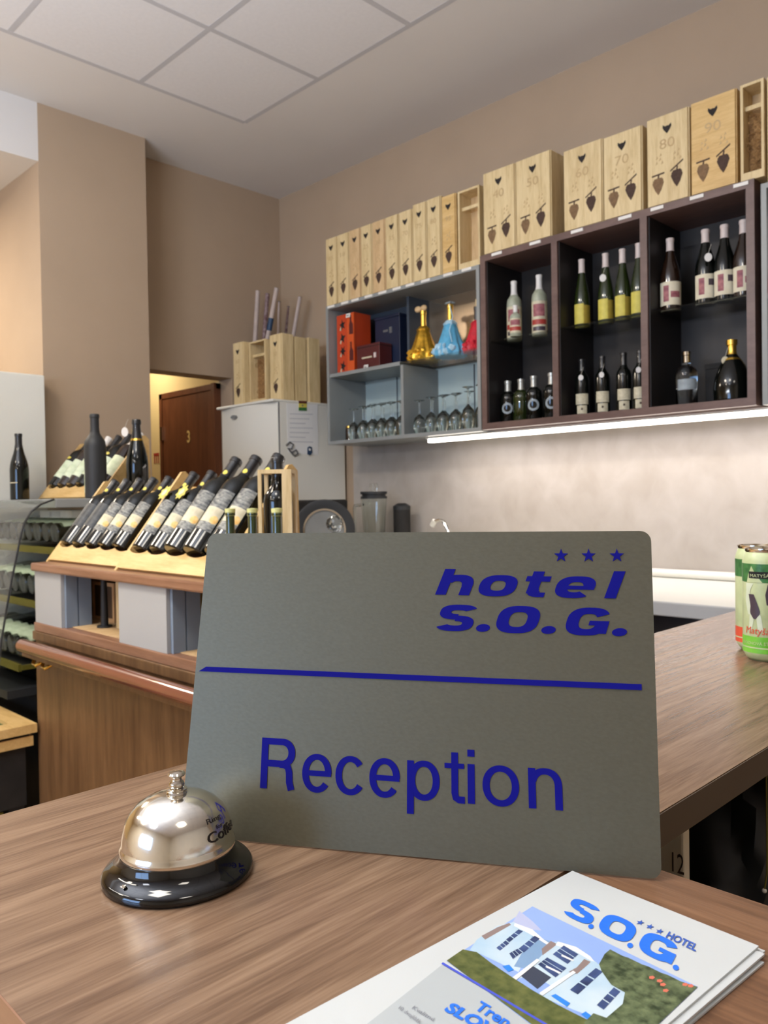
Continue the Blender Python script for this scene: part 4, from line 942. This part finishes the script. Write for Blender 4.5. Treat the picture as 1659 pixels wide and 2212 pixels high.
obj('inner_shelf', box(-.50, -.245, .50, 2.1, .70, .72), 'vblack', ba)
obj('inner_back', box(-.499, -.49, .17, 2.1, .0, BZ-.022), 'vblack', ba)
cc_ = thing('side_counter', 'lower-right walnut counter section under the brochures, joined to the bar', 'counter')
obj('top', box(-.2325, .75, .116, .4015, BZ-.021, BZ-.0002), 'bar2', cc_)
obj('base', box(-.20, .73, .18, .36, 0, BZ-.021), 'vblack', cc_)
obj('back_edge_band', box(-.2325, .75, .4015, .4023, BZ-.021, BZ-.0004), 'disptop', cc_)
# carton, dark cupboard and cable below the bar
ct = thing('carton', 'cream carton marked 12 on the dark shelf under the bar', 'carton')
obj('body', box(-.46, -.288, .62, .632, .7205, 1.07, .002), 'card', ct)
p = on_plane(1466, 1868, (0, .6195, 0), (0, 1, 0))
text('12', lambda a, b: (p.x-.0055+.010*a, .6193, p.z-.007+.016*b), 'burn', ct, name='number_print')
cp_ = thing('under_bar_cupboard', 'dark grey cupboard further back under the bar', 'cupboard')
obj('body', box(-.46, -.26, 1.2, 1.6, .7205, 1.05, .003), 'blackm', cp_); obj('door', box(-.458, -.262, 1.194, 1.2, .79, 1.04, .002), 'greyd', cp_)
cb = thing('dangling_cable', 'thin dangling cable with a white tip under the bar at the right edge', 'cable')
p = on_plane(1657, 1850, (0, .75, 0), (0, 1, 0)); p2 = on_plane(1651, 1924, (0, .75, 0), (0, 1, 0))
obj('cable', tube([(p.x, .75, 1.078), p, p.lerp(p2, .5)+Vector((.001, 0, 0)), p2], .0008, 6), 'ltwood', cb); bm = bmesh.new(); bmesh.ops.create_icosphere(bm, subdivisions=2, radius=.0022, matrix=Matrix.Translation(p2)); obj('tip', bm, 'capw', cb, smooth=True)
pbag = thing('plastic_bag', 'crumpled black plastic bag under the bar right of the carton', 'bag')
bm = bmesh.new(); bmesh.ops.create_icosphere(bm, subdivisions=4, radius=.11, matrix=Matrix.Translation((-.37, .96, .85)) @ Matrix.Diagonal((.9, .9, 1.1, 1)))
for v in bm.verts:
    n1 = math.sin(v.co.x*60+v.co.z*35)+math.sin(v.co.y*75-v.co.z*50)+math.sin(v.co.x*120+v.co.y*110); v.co += v.normal*.006*n1
    v.co.z = max(v.co.z, .7215)
obj('bag', bm, 'blackm', pbag, smooth=True)

# ------------------------------------------------------------------ hand-drawn letter shapes
def g_ring(cx, cy, rx, ry, tx, ty, a0=0, a1=360, n=2.3, seg=28):
    def P_(a, fx, fy):
        a = math.radians(a); c, s_ = math.cos(a), math.sin(a); e = 2/n
        return (cx+fx*math.copysign(abs(c)**e, c), cy+fy*math.copysign(abs(s_)**e, s_))
    q = []; k_ = max(6, int(seg*(a1-a0)/360*2))
    for i in range(k_):
        a, b = a0+(a1-a0)*i/k_, a0+(a1-a0)*(i+1)/k_
        q.append([P_(a, rx, ry), P_(b, rx, ry), P_(b, rx-tx, ry-ty), P_(a, rx-tx, ry-ty)])
    return q
def g_box(x0, y0, x1, y1): return [[(x0, y0), (x1, y0), (x1, y1), (x0, y1)]]
def g_strip(pts, w_):
    q = []; L = []; n = len(pts)
    for i, p in enumerate(pts):
        a = Vector(pts[max(i-1, 0)]); b = Vector(pts[min(i+1, n-1)]); d = (b-a).normalized(); m_ = Vector((-d.y, d.x))*w_/2
        L.append((Vector(p)+m_, Vector(p)-m_))
    for (a, b), (c, d) in zip(L, L[1:]): q.append([tuple(a), tuple(b), tuple(d), tuple(c)])
    return q
def g_dot(cx, cy, rx, ry): return [[(cx+rx*math.cos(k*PI/10), cy+ry*math.sin(k*PI/10)) for k in range(20)]]
def shift(q, dx): return [[(x+dx, y) for x, y in f] for f in q]
WIDE = {'h': g_box(0, 0, .42, 1)+g_ring(.68, .36, .66, .42, .44, .25, 0, 150, 2.6)+g_box(.92, 0, 1.34, .37),
 'o': g_ring(.72, .385, .72, .405, .44, .215, n=2.6),
 't': g_box(.12, .12, .54, .95)+g_box(-.06, .57, .86, .77)+g_ring(.62, .30, .50, .31, .44, .215, 180, 272, 2.6)+g_box(.60, -.01, .84, .16),
 'e': g_ring(.72, .385, .72, .405, .44, .215, 0, 312, 2.6)+g_box(.25, .30, 1.43, .44),
 'l': g_box(0, 0, .42, 1),
 'S': g_ring(.74, .72, .73, .29, .44, .215, 25, 272, 2.6)+g_ring(.72, .285, .73, .30, .44, .215, -155, 92, 2.6),
 'O': g_ring(.80, .50, .80, .52, .46, .235, n=2.7),
 'G': g_ring(.78, .50, .78, .52, .46, .235, 28, 350, 2.7)+g_box(.84, .36, 1.56, .53)+g_box(1.14, .06, 1.56, .5),
 '.': g_dot(.26, .14, .27, .15)}
SANS = {'R': g_box(0, 0, .145, 1)+g_box(.12, .87, .44, 1)+g_box(.12, .435, .44, .565)+g_ring(.44, .7175, .28, .2825, .145, .13, -90, 90, 2.1)+g_strip([(.40, .49), (.50, .485), (.575, .44), (.605, .34), (.615, .15), (.66, 0)], .14),
 'e': g_ring(.305, .365, .305, .375, .135, .115, 0, 322, 2.1)+g_box(.06, .31, .60, .415),
 'c': g_ring(.305, .365, .305, .375, .135, .115, 38, 325, 2.1),
 'p': g_box(0, -.27, .135, .73)+g_ring(.33, .365, .305, .375, .135, .115, 0, 360, 2.1),
 't': g_strip([(.195, .93), (.195, .17), (.215, .085), (.27, .055), (.385, .055)], .13)+g_box(0, .63, .375, .725),
 'i': g_box(0, 0, .135, .73)+g_box(0, .87, .135, 1),
 'o': g_ring(.34, .365, .34, .375, .135, .115, 0, 360, 2.1),
 'n': g_box(0, 0, .135, .73)+g_ring(.31, .42, .305, .32, .135, .115, 0, 165, 2.2)+g_box(.48, 0, .615, .43)}
def letters(word, xs_, table, fn, m, parent, name='lettering', label=None):
    vs = []; fs = []; o_ = Vector(fn(0, 0)); nn_ = (Vector(fn(1, 0))-o_).cross(Vector(fn(0, 1))-o_).normalized()
    for ch, x in zip(word, xs_):
        for f in shift(table[ch], x):
            j_ = nn_*random.uniform(0, 1.2e-5)
            fs.append(tuple(range(len(vs), len(vs)+len(f)))); vs += [tuple(Vector(fn(a, b))+j_) for a, b in f]
    me = bpy.data.meshes.new(name); me.from_pydata(vs, [], fs); me.materials.append(M[m])
    o = bpy.data.objects.new(name, me); place(o, parent)
    if label: o['label'] = label
SOGX = (0, 1.62, 2.32, 4.12, 4.95, 6.72)
# ------------------------------------------------------------------ reception sign
sg = thing('reception_sign', 'brushed metal reception sign with dark blue lettering leaning on the bar', 'sign')
BL = Vector((-.427, .248, BZ+.0008)); BR = Vector((-.193, .390, BZ+.0008))
e1 = (BR-BL); SW = e1.length; e1.normalize(); nh = Vector((e1.y, -e1.x, 0))
ti = math.radians(14.3); e2 = Vector((0, 0, math.cos(ti)))-nh*math.sin(ti); sn = e1.cross(e2).normalized()
if sn.dot(EYE-BL) < 0: sn = -sn
SH = .1842
def sp(u, v, o=0): return BL+e1*u+e2*v+sn*o
r = .006; out = []
for cxx, cyy, a0 in ((SW-r, r, -90), (SW-r, SH-r, 0), (r, SH-r, 90), (r, r, 180)):
    for k in range(6): a = math.radians(a0+k*18); out.append((cxx+r*math.cos(a), cyy+r*math.sin(a)))
bm = bmesh.new()
prism(out, BL, e1, e2, -sn*.0012, bm)
plate = obj('plate', bm, 'sign', sg)
# folded support leg behind the plate
obj('support_leg', prism([(-.03, 0), (.03, 0), (.02, .13), (-.02, .13)], BL+e1*SW*.5-nh*.066+Vector((0, 0, -.0006)), e1, (Vector((0, 0, 1))*.98+nh*.235).normalized(), -nh*.002), 'seal', sg)
def suv(px, py):
    p = on_plane(px, py, BL, sn) - BL; return p.dot(e1), p.dot(e2)
def slet(word, xs_, table, q, span, label):
    a0, a1, a2 = (Vector(suv(*k)) for k in q)
    letters(word, xs_, table, lambda a, b: sp(*(a0+(a1-a0)*(a/span)+(a2-a0)*b), .0004), 'navy', plate, label=label)
slet('Reception', (0, .88, 1.57, 2.26, 3.01, 3.74, 4.18, 4.46, 5.31), SANS, ((562, 1702), (1217, 1751), (567, 1593)), 5.93, 'word Reception')
slet('hotel', (0, 1.60, 3.36, 4.52, 6.43), WIDE, ((940, 1284.5), (1330, 1293), (962, 1229)), 6.85, 'word hotel')
slet('S.O.G.', SOGX, WIDE, ((938, 1361), (1352, 1374.5), (956, 1306)), 7.25, 'initials S.O.G.')
a = suv(430, 1450); b = suv(1386, 1491); c = suv(1386, 1478); d = suv(446, 1440)
bm = bmesh.new(); obj('blue_line', prism([a, b, c, d], BL+sn*.0002, e1, e2, sn*.0003, bm), 'navy', plate)
for px, py in ((1212, 1199), (1271.5, 1199), (1332.5, 1199)):
    u, v = suv(px, py+1.5); R_ = .0041
    obj('star', prism([(u+(R_ if k % 2 == 0 else R_*.40)*math.sin(k*PI/5), v+(R_ if k % 2 == 0 else R_*.40)*math.cos(k*PI/5)) for k in range(10)], BL+sn*.0002, e1, e2, sn*.0003), 'navy', plate)

# ------------------------------------------------------------------ service bell
be = thing('service_bell', 'chrome counter bell on a glossy black base in front of the sign', 'bell', (-.3855, .2226, BZ))
obj('base', lathe([(0, 0), (.0385, 0), (.0398, .0012), (.0398, .0035), (.0385, .0052), (.0355, .0065), (.0325, .0085), (.0308, .0115), (.0302, .0142), (.0285, .0152), (0, .0152)], 64), 'black', be, smooth=True)
dome_p = [(.0290, .0140), (.0300, .0143), (.0304, .0152), (.0303, .0172), (.0296, .0182), (.0294, .0195), (.0288, .0240), (.0272, .0295), (.0247, .0342), (.0210, .0382), (.0160, .0412), (.0105, .0430), (.0045, .0438), (0, .0439)]
dome = obj('dome', lathe(dome_p, 72), 'dome', be, smooth=True)
obj('collar_nut', lathe([(.0050, .0432), (.0056, .0438), (.0051, .0446), (.0055, .0452), (.0055, .0460), (.0036, .0465)], 24), 'metal', be, smooth=True)
obj('plunger', lathe([(.0030, .0462), (.0038, .0470), (.0042, .0482), (.0038, .0494), (.0028, .0503), (.0026, .0516), (.0030, .0524), (.0044, .0530), (.0047, .0537), (.0040, .0546), (.0015, .0551), (0, .0552)], 32), 'metal', be, smooth=True)
obj('rivet', lathe([(0, 0), (.0012, 0), (.001, .0008), (0, .001)], 10), 'metal', be, loc=(.0075, -.0350, .0072), smooth=True)
def dome_pt(a, z, off=.00015):
    pts = dome_p[5:]
    for (r0, z0), (r1, z1) in zip(pts, pts[1:]):
        if z0 <= z <= z1: rr_ = r0+(r1-r0)*(z-z0)/(z1-z0); break
    else: rr_ = .03
    rr_ += off; return Vector((rr_*math.cos(a), rr_*math.sin(a), z))
def btext(s, a_start, a_w, z0, zh, bold=0.0):
    text(s, lambda a, b: dome_pt(a_start+a_w*a, z0+zh*b, .0003), 'heart', dome, bold=bold)
btext('Ring', .10, .42, .0318, .0030); btext('for', .28, .2, .0288, .0020); btext('Coffee', .03, .95, .0235, .0052, .01)
btext('Ring', 3.75, .42, .029, .003)

# ------------------------------------------------------------------ cans
def can(loc, label, colr, rz):
    t = thing('drink_can', label, 'can', loc, rz)
    R0 = .0265; H = .1335
    shell = obj('shell', lathe([(0, .002), (.019, .0), (.0225, .003), (R0, .010), (R0, .118), (.0235, .128), (.0225, .129)], 48), 'canbg', t, smooth=True)
    obj('rim', lathe([(.0225, .129), (.0240, .1315), (.0238, .1335), (.0222, .1335), (.0215, .1300), (.0, .1295)], 48), 'metal', t, smooth=True)
    obj('bottom_rim', lathe([(.019, .0), (.0225, .003), (.0262, .0095)], 48), 'metal', t, smooth=True)
    obj('pull_tab', box(-.004, .010, -.005, .005, .1300, .1312, .0004), 'metal', t)
    cyl = lambda th, z, o=.0002: Vector(((R0+o)*math.cos(th), (R0+o)*math.sin(th), z))
    def patch(name, pts, m, o=.0002):   # pts (angle, z) in an outline of small pieces
        bm = bmesh.new(); n = 10
        # strip between left and right borders sampled in z
        zs = [pts[0][2]+(pts[-1][2]-pts[0][2])*k/n for k in range(n+1)]
        def lerp(z):
            for A_, B_ in zip(pts, pts[1:]):
                if A_[2] <= z <= B_[2]+1e-9:
                    f = (z-A_[2])/(B_[2]-A_[2]); return A_[0]+(B_[0]-A_[0])*f, A_[1]+(B_[1]-A_[1])*f
            return pts[-1][0], pts[-1][1]
        rows = []
        for z in zs:
            l_, r_ = lerp(z); rows.append([bm.verts.new(cyl(l_+(r_-l_)*k/8, z, o)) for k in range(9)])
        for A_, B_ in zip(rows, rows[1:]):
            for k in range(8): bm.faces.new((A_[k], A_[k+1], B_[k+1], B_[k]))
        obj(name, bm, m, shell, smooth=True)
    obj('base_band', band([(0, 0), (R0, 0), (R0, .2), (0, .2)], .0105, .030, .0002, seg=48), colr, shell, smooth=True)
    obj('band_line', band([(0, 0), (R0, 0), (R0, .2), (0, .2)], .016, .0175, .0004, seg=48), 'canbg', shell, smooth=True)
    obj('leaf_band', band([(0, 0), (R0, 0), (R0, .2), (0, .2)], .094, .116, .0002, seg=48), 'dgreen', shell, smooth=True)
    patch('leaf_print', [(-.55, .2, .094), (-.45, -.1, .104), (-.3, -.28, .113)], 'canbg', .0004)
    patch('brand_plate', [(-.42, .75, .099), (-.42, .75, .107)], 'vblack', .0006)
    text('MATYŠÁK', lambda a, b: cyl(-.34+.95*a, .1005+.0045*b, .0008), 'canbg', shell)
    # two figures: torso, swim shorts, legs, arm
    for dx in (-.18, .95):
        patch('figure_legs', [(dx-.28, dx-.12, .036), (dx-.22, dx+.0, .052), (dx-.2, dx+.02, .058)], 'canskin', .0003)
        patch('figure_legs', [(dx+.18, dx+.4, .036), (dx+.10, dx+.32, .052), (dx+.04, dx+.26, .058)], 'canskin', .0003)
        patch('figure_shorts', [(dx-.02, dx+.08, .051), (dx-.2, dx+.28, .058), (dx-.16, dx+.2, .066), (dx-.26, dx-.0, .080)], 'canink', .0005)
        patch('figure_torso', [(dx-.3, dx-.12, .056), (dx-.46, dx-.14, .072), (dx-.4, dx-.2, .084), (dx-.42, dx-.02, .093)], 'canskin', .0004)
    patch('dark_ground', [(.35, .7, .068), (.3, .7, .08), (.4, .7, .092)], 'canink', .0002)
    text('Matyšák', lambda a, b: cyl(-.62+1.3*a, .0305+.011*b, .0007), 'canred', shell, shear=.2)
    text('HROZNOVÁ ŠŤAVA', lambda a, b: cyl(-.9+1.7*a, .0205+.0045*b, .0007), 'canbg', shell)
    return t
pc = on_plane(1657, 1433, (0, 0, BZ), (0, 0, 1))
dd = Vector((pc.x, pc.y, 0)).normalized()
c1 = Vector((pc.x, pc.y, BZ))+dd*.0262
vang = math.atan2(-c1.y, -c1.x)
can(c1, 'slim green grape drink can with two printed figures at the right edge of the bar', 'green', vang-.35)
cside = Vector((-dd.y, dd.x, 0))   # left of view direction
c2 = c1 + dd*.066 + cside*.010
can(c2, 'slim can with red base band standing just behind the green can', 'canred', vang+.9)

# ------------------------------------------------------------------ brochures
def brochure(loc, rz, label, dz, printed):
    t = thing('brochure', label, 'brochure', loc, rz, group='stacked hotel brochures')
    bm = bmesh.new()
    W, H_ = .0965, .205
    bx(bm, 0, W, -H_, 0, 0, .0009); obj('page_block', bm, 'broch', t)
    return t
BW, BH = .0965, .205
bo = Vector((-.2285, .3620)); brz = math.radians(-3.5)
zz = BZ
layers = [((.0045, -.004), -1.2), ((.0020, .0005), .6), ((.0035, -.002), -.5)]
for k, ((dx, dy), dr) in enumerate(layers):
    brochure((bo.x+dx, bo.y+dy, zz), brz+math.radians(dr), ['hotel brochure at the bottom of the stack, corner sticking out right', 'hotel brochure second from the bottom of the stack', 'hotel brochure just under the top printed one'][k], 0, False); zz += .00095
tb_ = brochure((bo.x, bo.y, zz), brz, 'top hotel brochure with blue logo and building photo, lying on the stack', 0, True)
tb_ = tb_.children[0]
TZ = zz+.0009
Rm = Matrix.Rotation(-brz, 2)
def buv(px, py):
    p = on_plane(px, py, (0, 0, TZ), (0, 0, 1)); v = Rm @ Vector((p.x-bo.x, p.y-bo.y)); return v.x, v.y
lay = [0]
def bpoly(name, pix, m, label=None):
    lay[0] += 1; h = .00093+.000005*lay[0]; bm = bmesh.new()
    bm.faces.new([bm.verts.new((*buv(*p_), h)) for p_ in pix]); return obj(name, bm, m, tb_, label=label)
def bpic(px): return [(p_[0], p_[1]) for p_ in px]
def btx(s, q, m, shear=0, bold=0):
    lay[0] += 1; h = .00093+.000005*lay[0]; A_, B_, C_ = (Vector(buv(*k)) for k in q)
    text(s, lambda a, b: (*(A_+(B_-A_)*a+(C_-A_)*b), h), m, tb_, shear, bold)
bpoly('grey_field', [(955, 2084), (1186, 2216), (1175, 2240), (1100, 2290), (770, 2230)], 'brochg')
bpoly('photo_print', [(1150, 1958), (1508, 2132), (1300, 2330), (965, 2076)], 'psky', 'printed photo of a white hotel')
bpoly('photo_cloud', [(1122, 1968), (1150, 1990), (1170, 2010), (1100, 2005)], 'pcloud')
# hedge, houses, trees (flat print)
bpoly('photo_house', [(1075, 2000), (1110, 1992), (1160, 2020), (1120, 2100), (1040, 2062), (1015, 2052), (1030, 2030)], 'pwall')
bpoly('photo_house', [(1150, 2022), (1195, 2035), (1175, 2100), (1110, 2088)], 'pwall2')
bpoly('photo_roof', [(1075, 2003), (1100, 1994), (1104, 1998), (1048, 2030), (1040, 2022)], 'proof')
bpoly('photo_gable', [(1112, 1994), (1150, 2008), (1175, 2030), (1190, 2040), (1180, 2040), (1145, 2018), (1110, 2000)], 'paper')
bpoly('photo_house', [(1200, 2034), (1250, 2052), (1290, 2080), (1240, 2160), (1150, 2105), (1120, 2115)], 'pwall')
bpoly('photo_roof', [(1170, 2050), (1190, 2033), (1204, 2040), (1172, 2064)], 'proof')
bpoly('photo_gable', [(1205, 2034), (1245, 2046), (1275, 2066), (1286, 2080), (1270, 2072), (1240, 2054), (1200, 2042)], 'paper')
bpoly('photo_roof', [(1246, 2090), (1262, 2072), (1276, 2078), (1250, 2105), (1228, 2100)], 'proof')
bpoly('photo_house', [(1280, 2076), (1310, 2092), (1360, 2150), (1330, 2212), (1260, 2190), (1160, 2150), (1240, 2110)], 'pwall')
bpoly('photo_garage', [(1145, 2083), (1191, 2112), (1161, 2137), (1118, 2103)], 'pgar')
for q in (((1093, 2030), (1120, 2008), (1130, 2012), (1100, 2036)), ((1072, 2048), (1092, 2032), (1100, 2038), (1080, 2054)), ((1120, 2050), (1155, 2022), (1166, 2028), (1132, 2058)), ((1100, 2060), (1118, 2050), (1128, 2058), (1108, 2072)),
          ((1194, 2062), (1218, 2043), (1249, 2062), (1226, 2083)), ((1162, 2084), (1182, 2069), (1224, 2092), (1200, 2112)), ((1231, 2139), (1287, 2092), (1302, 2100), (1248, 2149)), ((1289, 2172), (1326, 2134), (1340, 2143), (1304, 2182))):
    bpoly('photo_window', q, 'pwin')
    for f in ((.33, .37), (.64, .68)):
        L = lambda p_, r_, t_: (p_[0]+(r_[0]-p_[0])*t_, p_[1]+(r_[1]-p_[1])*t_)
        bpoly('photo_mullion', (L(q[0], q[1], f[0]), L(q[0], q[1], f[1]), L(q[3], q[2], f[1]), L(q[3], q[2], f[0])), 'pwall')
for q in (((1190, 2152), (1200, 2148), (1232, 2168), (1225, 2176)), ((1085, 2088), (1100, 2085), (1110, 2096), (1098, 2100)), ((1255, 2192), (1265, 2186), (1290, 2204), (1282, 2212))): bpoly('photo_blue_sill', q, 'pblue')
for q in (((1212, 2066), (1215, 2063), (1240, 2075), (1238, 2078)), ((1178, 2090), (1181, 2087), (1212, 2102), (1210, 2105))): bpoly('photo_mullion', q, 'paper')
bpoly('photo_wall', [(1100, 2118), (1160, 2072), (1166, 2076), (1105, 2126)], 'paper'); bpoly('photo_wall', [(1165, 2146), (1238, 2098), (1244, 2102), (1172, 2152)], 'paper')
hed = [(1000, 2052), (1030, 2058), (1062, 2082), (1100, 2108), (1150, 2140), (1205, 2172), (1260, 2200), (1300, 2218), (1330, 2260), (1290, 2320), (965, 2076)]
bpoly('photo_hedge', hed, 'phedge')
tree = [(1318, 2052)] + [(1318+(i*21)+(6 if i % 2 else -2), 2052+i*9.2+(5 if i % 2 else 0)) for i in range(1, 9)] + [(1507, 2133), (1300, 2330), (1270, 2240), (1262, 2210), (1282, 2190), (1310, 2200), (1345, 2170), (1350, 2145), (1320, 2128), (1300, 2100), (1294, 2084), (1306, 2062)]
bpoly('photo_tree', tree, 'ptree')
for cx_, cy_ in ((1425, 2120), (1432, 2128), (1438, 2141), (1480, 2128), (1492, 2131), (1408, 2113)):
    bpoly('photo_flower', [(cx_+7*math.cos(k*1.26), cy_+4*math.sin(k*1.26)) for k in range(5)], 'pflow')
bpoly('blue_rule', [(957, 2080), (1200, 2224), (1194, 2226), (953, 2083)], 'bnavy')
lay[0] += 1; A_, B_, C_ = (Vector(buv(*k)) for k in ((1213, 1973), (1474, 2100), (1242, 1938)))
letters('S.O.G.', (0, 1.66, 2.14, 3.98, 4.50, 6.45), {k: ([[(x*1.22, y*(1 if k != '.' else .8)-(.0 if k != '.' else .08)) for x, y in f] for f in v] if k != '.' else g_dot(.2, .03, .15, .11)) for k, v in WIDE.items()}, lambda a, b: (*(A_+(B_-A_)*(a/7.0)+(C_-A_)*b), .00093+.000005*lay[0]), 'bblue', tb_)
for px, py in ((1383, 1994), (1404, 2003), (1425, 2013)):
    bpoly('star', [(px+(10 if k % 2 == 0 else 4)*math.sin(k*PI/5+.4), py+(6 if k % 2 == 0 else 2.4)*-math.cos(k*PI/5+.4)) for k in range(10)], 'bstar')
btx('HOTEL', ((1437, 2026), (1502, 2057), (1446, 2013)), 'bstar', bold=.03)
btx('Tren', ((1022, 2180), (1092, 2222), (1040, 2163)), 'bblue', bold=.03)
btx('SLOV', ((957, 2184), (1060, 2240), (978, 2166)), 'bblue', bold=.045)
btx('Kvalitné', ((889, 2180), (935, 2208), (896, 2174)), 'bink')
btx('10 dvojlôžk', ((858, 2182), (905, 2216), (866, 2174)), 'bink')
